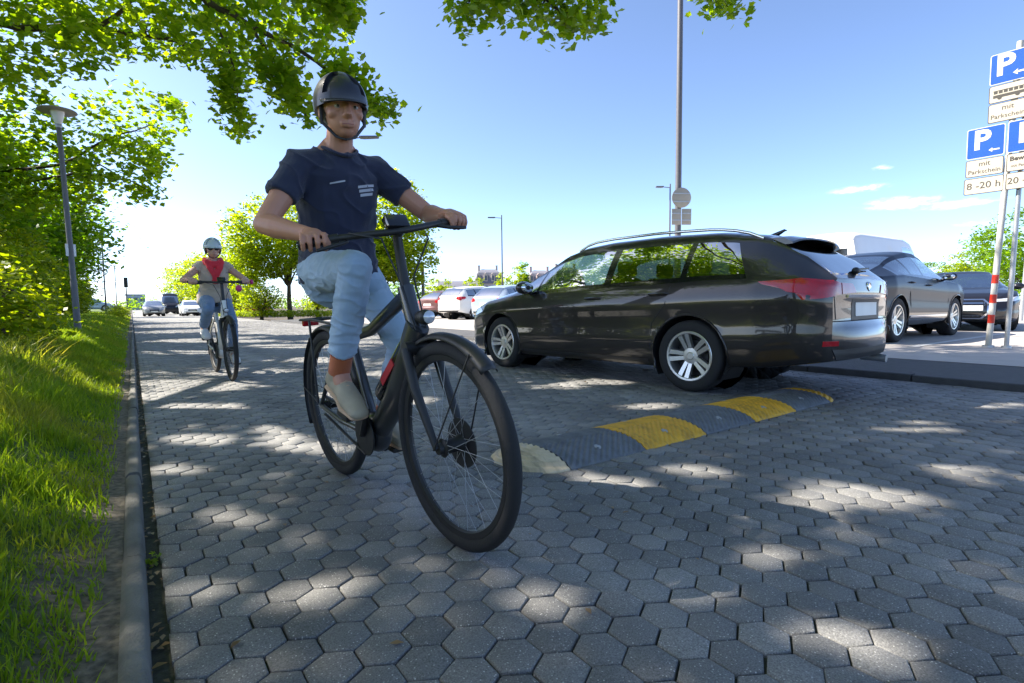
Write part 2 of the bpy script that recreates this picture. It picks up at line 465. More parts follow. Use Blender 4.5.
# the paved strip and car park beyond the right kerb
g = MB(); g.add([(RW + .155, -30, .058), (7.6, -30, .092), (7.6, 31, .092), (RW + .155, 31, .058)], [(0, 1, 2, 3)])
setp(g.build('footpath', MT['asphalt'], smooth=None), kind='structure')
g = MB()
g.add([(7.6, -40, .096), (75, -40, .096), (75, 45, .096), (7.6, 31, .096)], [(0, 1, 2, 3)])
setp(g.build('car_park', MT['lot'], smooth=None), kind='structure')
g = MB()
for k in range(-4, 10):
    y = 3.0 + 2.55 * k
    g.add([(9.6, y, .1005), (14.6, y, .1005), (14.6, y + .11, .1005), (9.6, y + .11, .1005)], [(0, 1, 2, 3)])
for k in range(-4, 8):
    y = 2.7 + 2.55 * k
    g.add([(14.95, y, .1005), (20, y, .1005), (20, y + .11, .1005), (14.95, y + .11, .1005)], [(0, 1, 2, 3)])
setp(g.build('parking_bay_lines', MT['line'], smooth=None), kind='structure')

# grass bank left of the kerb
def bank_z(x, y):
    d = -x
    z = np.interp(d, [0.06, .16, .26, .55, .9, 1.6, 3, 6, 40, 200], [.035, .05, .085, .23, .36, .41, .46, .52, .55, .5])
    z = z + .02 * np.sin(y * 2.1 + d * 3) * np.clip((d - .3) * 2, 0, 1) + .03 * np.sin(y * .7) * np.clip(d - .5, 0, 1)
    return z
xs = -np.concatenate([np.linspace(.062, .4, 10), np.linspace(.46, 2, 18), np.linspace(2.3, 8, 16), np.linspace(10, 260, 16)])
ys = np.concatenate([np.linspace(-12, 0, 12), np.linspace(.2, 16, 80), np.linspace(16.5, 60, 50), np.linspace(65, 230, 20)])
X, Y = np.meshgrid(xs, ys, indexing='ij'); Z = bank_z(X, Y)
V = np.stack([X, Y, Z], -1).reshape(-1, 3); ny = len(ys)
ii, jj = np.meshgrid(np.arange(len(xs) - 1), np.arange(ny - 1), indexing='ij')
a = (ii * ny + jj).ravel(); F = np.stack([a + ny, a, a + 1, a + ny + 1][::-1], -1)
me = np_mesh('grass_bank', V, F)
# soil close to the kerb, lawn further up: one material with a noisy border
m, nt, b = newmat('bank soil and turf')
tc = N(nt, "ShaderNodeTexCoord"); sp = N(nt, "ShaderNodeSeparateXYZ"); nt.links.new(tc.outputs['Object'], sp.inputs[0])
ns = N(nt, "ShaderNodeTexNoise", Scale=3.5, Detail=6.0); nt.links.new(tc.outputs['Object'], ns.inputs['Vector'])
ad = N(nt, "ShaderNodeMath", operation='MULTIPLY_ADD'); ad.inputs[1].default_value = .35; nt.links.new(ns.outputs['Fac'], ad.inputs[0]); nt.links.new(sp.outputs[0], ad.inputs[2])
mr = N(nt, "ShaderNodeMapRange"); mr.inputs[1].default_value = -.10; mr.inputs[2].default_value = -.02; mr.inputs[3].default_value = 1; mr.inputs[4].default_value = 0
nt.links.new(ad.outputs[0], mr.inputs[0])
n5 = N(nt, "ShaderNodeTexNoise", Scale=45.0, Detail=6.0); nt.links.new(tc.outputs['Object'], n5.inputs['Vector'])
c1 = N(nt, "ShaderNodeValToRGB"); c1.color_ramp.elements[0].position = .3; c1.color_ramp.elements[1].position = .75
c1.color_ramp.elements[0].color = (.055, .048, .034, 1); c1.color_ramp.elements[1].color = (.21, .175, .13, 1); nt.links.new(n5.outputs['Fac'], c1.inputs[0])
c2 = N(nt, "ShaderNodeValToRGB"); c2.color_ramp.elements[0].color = (.035, .065, .012, 1); c2.color_ramp.elements[1].color = (.12, .17, .03, 1); nt.links.new(n5.outputs['Fac'], c2.inputs[0])
mx = N(nt, "ShaderNodeMixRGB"); nt.links.new(mr.outputs[0], mx.inputs[0]); nt.links.new(c1.outputs[0], mx.inputs[1]); nt.links.new(c2.outputs[0], mx.inputs[2])
nt.links.new(mx.outputs[0], b.inputs['Base Color']); b.inputs['Roughness'].default_value = .95
bp = N(nt, "ShaderNodeBump", Strength=.8, Distance=.015); nt.links.new(n5.outputs['Fac'], bp.inputs['Height']); nt.links.new(bp.outputs[0], b.inputs['Normal'])
setp(link('grass_bank', me, m, None, 179), kind='structure')

# grass blades: far too many to count
def blades(name, n, xr, yr, hmin, hmax, width, mat, dens=None, lean=.5, seed=1):
    r = np.random.default_rng(seed)
    x = r.uniform(*xr, n * 3); y = yr[0] + (yr[1] - yr[0]) * r.random(n * 3) ** 1.6
    clump = np.array([noise.noise((a * 3.2, c * 3.2, seed)) for a, c in zip(x, y)])
    edge = np.clip((-x - .092 - .085 * clump) / .075, 0, 1)
    ok = (r.random(n * 3) < edge * (0.55 + .6 * clump)) if dens is None else (r.random(n * 3) < dens(x, y, clump) * edge)
    x, y, clump = x[ok][:n], y[ok][:n], clump[ok][:n]; n = len(x)
    z = bank_z(x, y) - .01
    h = r.uniform(hmin, hmax, n) * (.75 + .55 * np.clip(clump + .3, 0, 1)) * np.clip((-x - .05) * 2.4, .5, 1)
    az = r.uniform(0, 2 * np.pi, n); bend = r.uniform(.05, lean, n) * h * (1 + r.random(n))
    wz = r.uniform(0, 2 * np.pi, n); w = width * r.uniform(.6, 1.3, n) * (1 + y * .10)
    dx, dy = np.cos(az), np.sin(az); sx, sy = np.cos(wz), np.sin(wz)
    rows = []
    for t, ww in ((0, 1), (.4, .85), (.75, .55), (1, .06)):
        bx = x + dx * bend * t ** 1.8; by = y + dy * bend * t ** 1.8; bz = z + h * (t - .25 * t ** 2 * (bend / h))
        rows.append(np.stack([bx - sx * w * ww, by - sy * w * ww, bz], -1)); rows.append(np.stack([bx + sx * w * ww, by + sy * w * ww, bz], -1))
    V = np.stack(rows, 1).reshape(-1, 3); b0 = np.arange(n) * 8
    F = np.concatenate([np.stack([b0 + 2 * k, b0 + 2 * k + 1, b0 + 2 * k + 3, b0 + 2 * k + 2], -1) for k in range(3)], 0)
    return np_mesh(name, V, F)
MT['grass'] = leafmat('grass blade', (.09, .18, .014), (.21, .29, .03), .52, (2.4, 2.2, .4), patch=((.24, .24, .06), 1.7))
MT['grass_long'] = leafmat('long grass blade', (.10, .17, .016), (.26, .29, .05), .5, (2.2, 2.0, .45), patch=((.34, .30, .12), 2.5))
setp(link('short_grass', blades('short_grass', 190000, (-3.2, -.10), (.42, 15), .06, .155, .0025, MT['grass'], seed=3), MT['grass']), 'dense green grass covering the bank beside the kerb', 'grass', kind='stuff')
setp(link('long_grass', blades('long_grass', 24000, (-3.2, -.5), (.5, 8.0), .16, .36, .0030, MT['grass_long'], dens=lambda x, y, c: np.clip((-x - .35) * .9, 0, 1) * np.clip(.4 + 1.4 * c, 0, 1), lean=.9, seed=5), MT['grass_long']),
     'tall yellowish grass tufts standing higher up the bank', 'grass', kind='stuff')
setp(link('lawn_grass', blades('lawn_grass', 80000, (-9, -.12), (11, 60), .05, .11, .006, MT['grass'], seed=8), MT['grass']), 'mown lawn further along the bank past the lamp post', 'grass', kind='stuff')

# litter of dead leaves caught in the gutter gap, loose grit
r = np.random.default_rng(21)
n = 420; lx = r.uniform(-.01, .035, n); ly = r.uniform(.9, 14, n)
k = 260; lx = np.concatenate([lx, r.uniform(.1, 6, k)]); ly = np.concatenate([ly, r.uniform(.6, 12, k)]); n += k
sz = r.uniform(.004, .012, n); an = r.uniform(0, 6.28, n); ti = r.uniform(-.5, .5, n)
V = np.stack([np.stack([lx + sz * np.cos(an + q) * (1.6 if i % 2 == 0 else .8), ly + sz * np.sin(an + q) * (1.6 if i % 2 == 0 else .8), .004 + np.where(lx < .036, -.004, .003) + sz * .5 * np.abs(np.sin(q + ti))], -1) for i, q in enumerate((0, 1.57, 3.14, 4.71))], 1).reshape(-1, 3)
F = (np.arange(n) * 4)[:, None] + np.arange(4)[None, :]
MT['dead'] = leafmat('dry leaf litter', (.10, .055, .02), (.26, .17, .08), .1)
setp(link('leaf_litter', np_mesh('leaf_litter', V, F), MT['dead']), 'dry leaf litter in the gutter and scattered on the pavers', 'leaf litter', kind='stuff')
# ------------------------------------------------------------------ vehicles
def sample(tab, x):
    a = np.array(tab, float); a = a[np.argsort(a[:, 0])]
    return np.interp(x, a[:, 0], a[:, 1])
def smooth_sample(tab, x, w=.04):
    return sum(sample(tab, x + d) * k for d, k in ((-w, .25), (0, .5), (w, .25)))

PROF = [(0, .925), (.06, .955), (.2, .985), (.34, .994), (.46, .985), (.6, .988), (.74, 1.0), (.80, 1.0), (.86, .988), (.94, .972), (1, .955)]

class Car:
    def __init__(s, sp):
        s.sp = sp
    def section(s, x):
        sp = s.sp
        zb, zt = sample(sp['zb'], x), smooth_sample(sp['top'], x, .025)
        zbelt = min(sample(sp['belt'], x), zt - .045)
        w = smooth_sample(sp['w'], x, .012); wr = min(smooth_sample(sp['wr'], x), w * .93)
        nl, ng, nr = s.nl, s.ng, s.nr
        P = [(0, zb), (w * .5, zb), (w * .88, zb)]
        for k in range(nl + 1):
            t = k / nl
            y = w * np.interp(t, [p[0] for p in PROF], [p[1] for p in PROF])
            P.append((y, zb + .01 + (zbelt - zb - .01) * t))
        rel = zt - zbelt
        zs = zbelt + rel * (.84 if rel > .25 else .80)
        tum = min(1, rel / .4)
        for k in range(1, ng + 1):
            t = k / ng
            P.append((.955 * w + (wr - .955 * w) * t + .022 * tum * math.sin(math.pi * t), zbelt + (zs - zbelt) * t))
        for k in range(1, nr + 1):
            an = math.pi / 2 * k / nr
            P.append((wr * max(0, math.cos(an)) ** .72, zs + (zt - zs) * math.sin(an) ** .8))
        return P
    def build_body(s):
        sp = s.sp
        s.nl, s.ng, s.nr = sp.get('nl', 16), sp.get('ng', 9), sp.get('nr', 9)
        x0, x1 = sp['x0'], sp['x1']
        key = sorted(set([round(v, 3) for v in list(np.arange(x0, x1, sp.get('dx', .05))) + list(sp.get('extra', ())) + [x1] + sum([list(q) for q in sp['side_glass']], []) + list(sp['screen']) + list(sp.get('rear_screen', ()))]))
        xs = [key[0]]
        for v in key[1:]:
            if v - xs[-1] > .009 or v in sum([list(q) for q in sp['side_glass']], []): xs.append(v)
        s.xs = xs; n = len(xs); np_ = 3 + s.nl + 1 + s.ng + s.nr; s.np_ = np_
        gi0 = 3 + s.nl                     # belt index
        gi1 = gi0 + s.ng                   # roof edge index
        s.gi0, s.gi1 = gi0, gi1
        G = np.zeros((n, np_, 3))
        for i, x in enumerate(xs):
            for k, (y, z) in enumerate(s.section(x)):
                G[i, k] = (x, y, z)
        # lean of the pillars: shift greenhouse points along x
        for (xa, xc, xb, amt) in sp.get('shear', ()):
            for i, x in enumerate(xs):
                wgt = np.interp(x, [xa, xc, xb], [0, 1, 0])
                for k in range(gi0, np_):
                    t = min(1, (k - gi0) / s.ng); G[i, k, 0] += amt * wgt * t
        # ends: round the nose and tail in plan
        V = []; idx = {}
        def vid(p):
            V.append(tuple(p)); return len(V) - 1
        ID = np.zeros((n, np_, 2), int)
        for i in range(n):
            for k in range(np_):
                ID[i, k, 0] = vid(G[i, k])
                ID[i, k, 1] = ID[i, k, 0] if k in (0, np_ - 1) else vid(G[i, k] * np.array([1, -1, 1]))
        body, glass = [], {}
        black = []
        def put(nm, f): glass.setdefault(nm, []).append(f)
        sc0, sc1 = sp['screen']; rs = sp.get('rear_screen')
        for i in range(n - 1):
            xm = (xs[i] + xs[i + 1]) / 2
            for k in range(np_ - 1):
                for sd in (0, 1):
                    a, b_, c, d = ID[i, k, sd], ID[i + 1, k, sd], ID[i + 1, k + 1, sd], ID[i, k + 1, sd]
                    f = (a, b_, c, d) if sd == 0 else (d, c, b_, a)
                    f = tuple(dict.fromkeys(f))
                    if len(f) < 3: continue
                    z = [V[q] for q in f]
                    done = False
                    if gi0 + 1 <= k < gi1 - 1:
                        for j, (xa, xb) in enumerate(sp['side_glass']):
                            if xa - 1e-4 <= xm <= xb + 1e-4:
                                put(('side', j, sd), f); done = True
                    if not done and k >= gi1 + sp.get('pillar', 2):
                        if sc0 < xm < sc1: put(('screen', 0, 0), f); done = True
                        elif rs and rs[0] < xm < rs[1]: put(('rear', 0, 0), f); done = True
                    if done: continue
                    ga, gb = sp['side_glass'][0][0], sp['side_glass'][-1][1]
                    bl = (gi0 <= k < gi1 and ga - 1e-4 <= xm <= gb + 1e-4) and not (k == gi1 - 1)
                    if k < 3: bl = True
                    if sp.get('clad') and k < 3 + int(s.nl * sp['clad']): bl = True
                    body.append((f, 1 if bl else 0))
        # wheel arches
        Ra = sp['arch']; rem = []
        Vn = np.array(V)
        def inside(v): return any(math.hypot(Vn[v][0] - ax, Vn[v][2] - sp['axle_z']) < Ra and abs(Vn[v][1]) > .35 for ax in sp['axles'])
        flag = [inside(v) for v in range(len(V))]
        nb = []
        for f, mi in body:
            if all(flag[v] for v in f): continue
            nb.append((f, mi))
        for v in range(len(V)):
            if flag[v]:
                ax = min(sp['axles'], key=lambda q: abs(q - Vn[v][0]))
                dx, dz = Vn[v][0] - ax, Vn[v][2] - sp['axle_z']
                l = math.hypot(dx, dz) or 1e-6
                V[v] = (ax + dx / l * Ra, V[v][1], sp['axle_z'] + dz / l * Ra)
        body = nb
        # nose and tail caps
        ncol = 12
        for i, bul, sg in ((0, sp['tail_bulge'], -1), (n - 1, sp['nose_bulge'], 1)):
            prev = None
            for k in range(2, np_):
                y, z = G[i, k, 1], G[i, k, 2]; row = []
                for c in range(ncol + 1):
                    u = 1 - 2 * c / ncol
                    if c == 0: row.append(ID[i, k, 0]); continue
                    if c == ncol: row.append(ID[i, k, 1]); continue
                    if y < 1e-6: row.append(ID[i, k, 0]); continue
                    b_ = np.interp(z, [q[0] for q in bul], [q[1] for q in bul]) * (1 - abs(u) ** 2.6)
                    row.append(vid((G[i, k, 0] + sg * b_, y * u, z)))
                if prev is not None:
                    for c in range(ncol):
                        f = (prev[c], prev[c + 1], row[c + 1], row[c])
                        f = f if sg < 0 else f[::-1]
                        f = tuple(dict.fromkeys(f))
                        if len(f) >= 3: body.append((f, 1 if (G[i, k, 2] < sp.get('valance', .3)) else 0))
                prev = row
        s.V = V; s.body = body; s.glass = glass
        s.bvh = BVHTree.FromPolygons([Vector(v) for v in V], [f for f, _ in body] + sum([list(q) for q in glass.values()], []))
    def submesh(s, name, faces, mi=None):
        used = {}; vs = []; fs = []
        for f in faces:
            g = []
            for v in f:
                if v not in used: used[v] = len(vs); vs.append(s.V[v])
                g.append(used[v])
            fs.append(g)
        me = bpy.data.meshes.new(name); me.from_pydata(vs, [], fs)
        if mi: me.polygons.foreach_set('material_index', mi)
        me.update(); return me
    def patch(s, name, pts, d, mat, parent, off=.006, cuts=5, thick=.02):
        """a polygon given in the plane facing direction d, laid on the body surface"""
        d = Vector(d).normalized()
        bm = bmesh.new()
        pv = [Vector(p) for p in pts]
        c = sum(pv, Vector()) / len(pv)
        vs = [bm.verts.new(p) for p in pv]; bm.faces.new(vs)
        bmesh.ops.triangulate(bm, faces=bm.faces)
        bmesh.ops.subdivide_edges(bm, edges=bm.edges[:], cuts=cuts, use_grid_fill=True)
        last = None
        for v in bm.verts:
            h = s.bvh.ray_cast(v.co - d * 3, d, 6)
            v['' ] if False else None
            if h[0] is not None: v.co = h[0] - d * off; last = h[0]
            else: v.tag = True
        for v in [v for v in bm.verts if v.tag]:
            h = s.bvh.find_nearest(v.co)
            v.co = h[0] - d * off
        be = [e for e in bm.edges if e.is_boundary]
        r_ = bmesh.ops.extrude_edge_only(bm, edges=be)
        for v in [q for q in r_['geom'] if isinstance(q, bmesh.types.BMVert)]: v.co += d * thick
        bmesh.ops.recalc_face_normals(bm, faces=bm.faces)
        # face outward
        me = bpy.data.meshes.new(name); bm.to_mesh(me); bm.free()
        return link(name, me, mat, parent, 40)
    def on(s, p, d):
        h = s.bvh.ray_cast(Vector(p) - Vector(d) * 3, Vector(d), 6)
        return h[0] if h[0] is not None else Vector(p)

WHEELS = {}
def wheel_meshes(Rw, wd, rim_r, spokes, dark=False):
    key = (Rw, wd, rim_r, spokes, dark)
    if key in WHEELS: return WHEELS[key]
    Y = Matrix.Rotation(R(-90), 4, 'X')       # lathe axis z -> y
    h = wd / 2
    t = MB()
    t.lathe([(rim_r - .012, -h * .8), (rim_r + .01, -h * .92), (Rw - .045, -h), (Rw - .015, -h * .88), (Rw - .003, -h * .7), (Rw, -h * .45), (Rw - .006, -h * .42), (Rw - .006, -h * .36), (Rw, -h * .33), (Rw, 0 - .006), (Rw - .006, -.004), (Rw - .006, .004), (Rw, .006),
             (Rw, h * .33), (Rw - .006, h * .36), (Rw - .006, h * .42), (Rw, h * .45), (Rw - .003, h * .7), (Rw - .015, h * .88), (Rw - .045, h), (rim_r + .01, h * .92), (rim_r - .012, h * .8)], 40, Y)
    tm = t.mesh('wheel')
    tm.materials.append(MT['rubber'])
    tm.polygons.foreach_set('use_smooth', [True] * len(tm.polygons)); tm.set_sharp_from_angle(angle=R(40))
    r_ = MB()
    r_.lathe([(rim_r - .01, -h * .8), (rim_r + .004, h * .84), (rim_r - .006, h * .9), (rim_r - .022, h * .88), (rim_r - .03, h * .7), (rim_r - .035, -h * .5)], 40, Y)
    r_.lathe([(.001, h * .62), (.03, h * .62), (.036, h * .58), (.075, h * .56), (.08, h * .3), (.08, 0)], 24, Y)
    for k in range(spokes):
        for q in (-1, 1):
            an = 2 * math.pi * k / spokes
            a2 = an + q * .17
            p0 = Vector((math.cos(an + q * .32) * .062, 0, math.sin(an + q * .32) * .062)); p1 = Vector((math.cos(a2) * (rim_r - .02), 0, math.sin(a2) * (rim_r - .02)))
            tn = Vector((-math.sin(a2), 0, math.cos(a2)))
            w0, w1 = .017, .021
            f0, f1 = h * .55, h * .80
            vs = [p0 - tn * w0 + Vector((0, f0, 0)), p0 + tn * w0 + Vector((0, f0, 0)), p1 + tn * w1 + Vector((0, f1, 0)), p1 - tn * w1 + Vector((0, f1, 0))]
            lo = [v - Vector((0, .03, 0)) + (tn * (.006 if j in (0, 3) else -.006) * -1) for j, v in enumerate(vs)]
            r_.add(vs + lo, [(3, 2, 1, 0), (4, 5, 6, 7), (0, 1, 5, 4), (1, 2, 6, 5), (2, 3, 7, 6), (3, 0, 4, 7)])
    rm = r_.mesh('rim'); rm.materials.append(MT['alloy'])
    rm.polygons.foreach_set('use_smooth', [True] * len(rm.polygons)); rm.set_sharp_from_angle(angle=R(30))
    b_ = MB(); b_.lathe([(.0, .0), (.14, .0), (.145, -.01), (.145, -.03), (.0, -.03)], 28, Y); b_.lathe([(rim_r - .04, -.03), (0, -.034)], 28, Y)
    bm_ = b_.mesh('brake_disc'); bm_.materials.append(MT['alloy_dark'])
    WHEELS[key] = (tm, rm, bm_)
    return WHEELS[key]

def make_car(name, label, cat, loc, rotz, sp, pmat, group=None, gl='glass', seats=True, det=2):
    root = empty(name, loc, (0, 0, rotz), label, cat, group)
    c = Car(sp); c.build_body()
    me = c.submesh('body', [f for f, _ in c.body], [m_ for _, m_ in c.body])
    link('body', me, [pmat, MT['gloss_black']], root, 70)
    for (kind, j, sd), faces in c.glass.items():
        nm = {'side': 'side_window', 'screen': 'windscreen', 'rear': 'rear_window'}[kind]
        link(nm, c.submesh(nm, faces), MT[sp.get('gl_rear', gl) if (kind == 'rear' or (kind == 'side' and j <= 1)) and 'vanlike' not in sp else gl], root, 60)
    # dark interior floor + wells
    zf = .30; xin0, xin1 = sp['x0'] + .25, sp['x1'] - .55
    w_ = sample(sp['w'], 0) * .88
    Ra = sp['arch']
    for ax in sp['axles']:
        for sg in (1, -1):
            g = MB()
            wy = sample(sp['w'], ax) * .985
            n = 20; vs = []
            for q in range(n + 1):
                an = math.pi * (-.18 + 1.36 * q / n)
                for y in (wy - .012, wy - .36): vs.append((ax + math.cos(an) * Ra * 1.004, sg * y, sp['axle_z'] + math.sin(an) * Ra * 1.004))
            g.add(vs, [(2 * q, 2 * q + 1, 2 * q + 3, 2 * q + 2) for q in range(n)])
            g.add([(ax + math.cos(math.pi * (-.18 + 1.36 * q / n)) * Ra, sg * (wy - .355), sp['axle_z'] + math.sin(math.pi * (-.18 + 1.36 * q / n)) * Ra) for q in range(n + 1)], [tuple(range(n + 1))])
            g.build('wheel_arch_liner', MT['black'], root, 40)
    tm, rm, bd = wheel_meshes(sp['Rw'], sp.get('wd', .22), sp['rim'], sp.get('spokes', 5))
    for ax in sp['axles']:
        for sg in (1, -1):
            wy = sample(sp['w'], ax) - sp.get('wd', .22) / 2 - .022
            o = link('wheel', tm, None, root); o.location = (ax, sg * wy, sp['Rw']); o.rotation_euler = (0, random.uniform(0, 6), 0 if sg > 0 else math.pi)
            q = link('rim', rm, None, o)
            if det > 1: link('brake_disc', bd, None, o)
    # arch lips
    if det > 1:
        for ax in sp['axles']:
            for sg in (1, -1):
                pts = []
                for q in range(25):
                    an = math.pi * (-.12 + 1.24 * q / 24)
                    x, z = ax + math.cos(an) * (Ra + .004), sp['axle_z'] + math.sin(an) * (Ra + .004)
                    p = c.on((x + math.cos(an) * .012, 0, z + math.sin(an) * .012), (0, -sg, 0))
                    p = Vector((x, p.y if abs(p.y) > .5 else sg * sample(sp['w'], ax) * .98, z)); pts.append(p)
                MB().tube(pts, .010, 6).build('wheel_arch_lip', MT['gloss_black'] if sp.get('clad') else pmat, root, 60)
    if seats:
        H = sp['seat_h']
        for (x, w2, ys) in ((sp['seat_x'][0], .50, (.36, -.36)), (sp['seat_x'][1], 1.15, (0,))):
            for y in ys:
                g = MB(); g.box((x, y, H), (.52, w2, .16), bev=.05); g.box((x - .27, y, H + .30), (.14, w2 * .94, .60), bev=.05, tilt=Matrix.Rotation(R(-14), 4, 'Y'))
                for hy in ((0,) if len(ys) == 2 else (-.36, .36)): g.box((x - .36, y + hy, H + .68), (.09, .26, .17), bev=.035)
                g.build('seat', MT['seat'], root, 50)
        g = MB(); xd = sp['screen'][0]; zd = sample(sp['belt'], xd) - .04
        g.box((sp['screen'][1] - .30, 0, zd - .06), (.55, sample(sp['w'], 0) * 1.75, .16), bev=.05)
        g.build('dashboard', MT['seat'], root, 50)
        g = MB()
        st = Matrix.Translation((sp['screen'][1] - .68, .36, zd + .03)) @ Matrix.Rotation(R(68), 4, 'Y')
        g.tube([st @ Vector((.18 * math.cos(a), .18 * math.sin(a), 0)) for a in np.linspace(0, 2 * math.pi, 25)], .014, 6, caps=False); g.box(st @ Vector((0, 0, 0)), (.30, .06, .03), tilt=st.to_3x3().to_4x4())
        g.build('steering_wheel', MT['black'], root, 50)
        g = MB(); g.box(((xin0 + xin1) / 2, 0, .34), (xin1 - xin0, w_ * 1.7, .06)); g.build('floor_pan', MT['seat'], root)
    # details given as patches
    for it in sp.get('patches', ()):
        nm, pts, d, mt = it[:4]; kw = it[4] if len(it) > 4 else {}
        both = kw.get('both', True)
        for sg in ((1, -1) if both else (1,)):
            P_ = [(p[0], p[1] * sg, p[2]) for p in pts]
            if sg < 0: P_ = P_[::-1]
            c.patch(nm, P_, (d[0], d[1] * sg, d[2]), pmat if mt == 'paint' else MT[mt], root, off=kw.get('off', .006), cuts=kw.get('cuts', 5))
    # door seams as thin dark strips
    if det > 1:
        for seam in sp.get('seams', ()):
            for sg in (1, -1):
                g = MB()
                pts = []
                for (x, z) in seam:
                    p = c.on((x, 0, z), (0, -sg, 0)); pts.append(Vector((x, p.y + sg * .0005, z)))
                g.tube(pts, .0042, 5); g.build('door_seam', MT['black'], root, 60)
        for (x, z) in sp.get('handles', ()):
            for sg in (1, -1):
                p = c.on((x, 0, z), (0, -sg, 0)); g = MB()
                g.tube([(x - .10, p.y - sg * .004, z), (x - .085, p.y + sg * .026, z + .004), (x + .085, p.y + sg * .026, z), (x + .10, p.y - sg * .004, z - .004)], [(.011, .014)] * 4, 8)
                g.build('door_handle', MT['chrome'] if sp.get('chrome_handle') else pmat, root, 50)
    # mirrors
    mxx, mz = sp['mirror']
    for sg in (1, -1):
        y = sample(sp['w'], mxx) * .93
        g = MB(); g.ellipsoid((mxx, sg * (y + .13), mz + .07), (.085, .115, .075), seg=16, rings=10); g.tube([(mxx, sg * (y - .03), mz - .02), (mxx, sg * (y + .07), mz + .04)], [(.03, .02)] * 2, 8)
        o = g.build('wing_mirror', pmat, root, 60)
        g = MB(); g.lathe([(0, 0), (.8, .02), (1, -.03)], 20, Matrix.Translation((mxx - .074, sg * (y + .13), mz + .07)) @ Matrix.Scale(.095, 4, (0, 1, 0)) @ Matrix.Scale(.06, 4, (0, 0, 1)) @ Matrix.Rotation(R(-90), 4, 'Y') @ Matrix.Scale(.0145 / .02 * .6, 4, (0, 0, 1)))
        g.build('mirror_glass', MT['chrome'], o, 60)
    return root, c

# ---- car shapes.  x forward from the middle of the wheelbase, y to the left, z up
def lights_rear(y0, y1, z0, z1, xside, mat='red_light'):
    """rear lamp wrapping the corner: one patch seen from behind, one from the side"""
    return [('tail_light', [(0, y0, z0 + .02), (0, y1, z0), (0, y1, z1), (0, y0, z1 - .02)], (1, 0, 0), mat)]

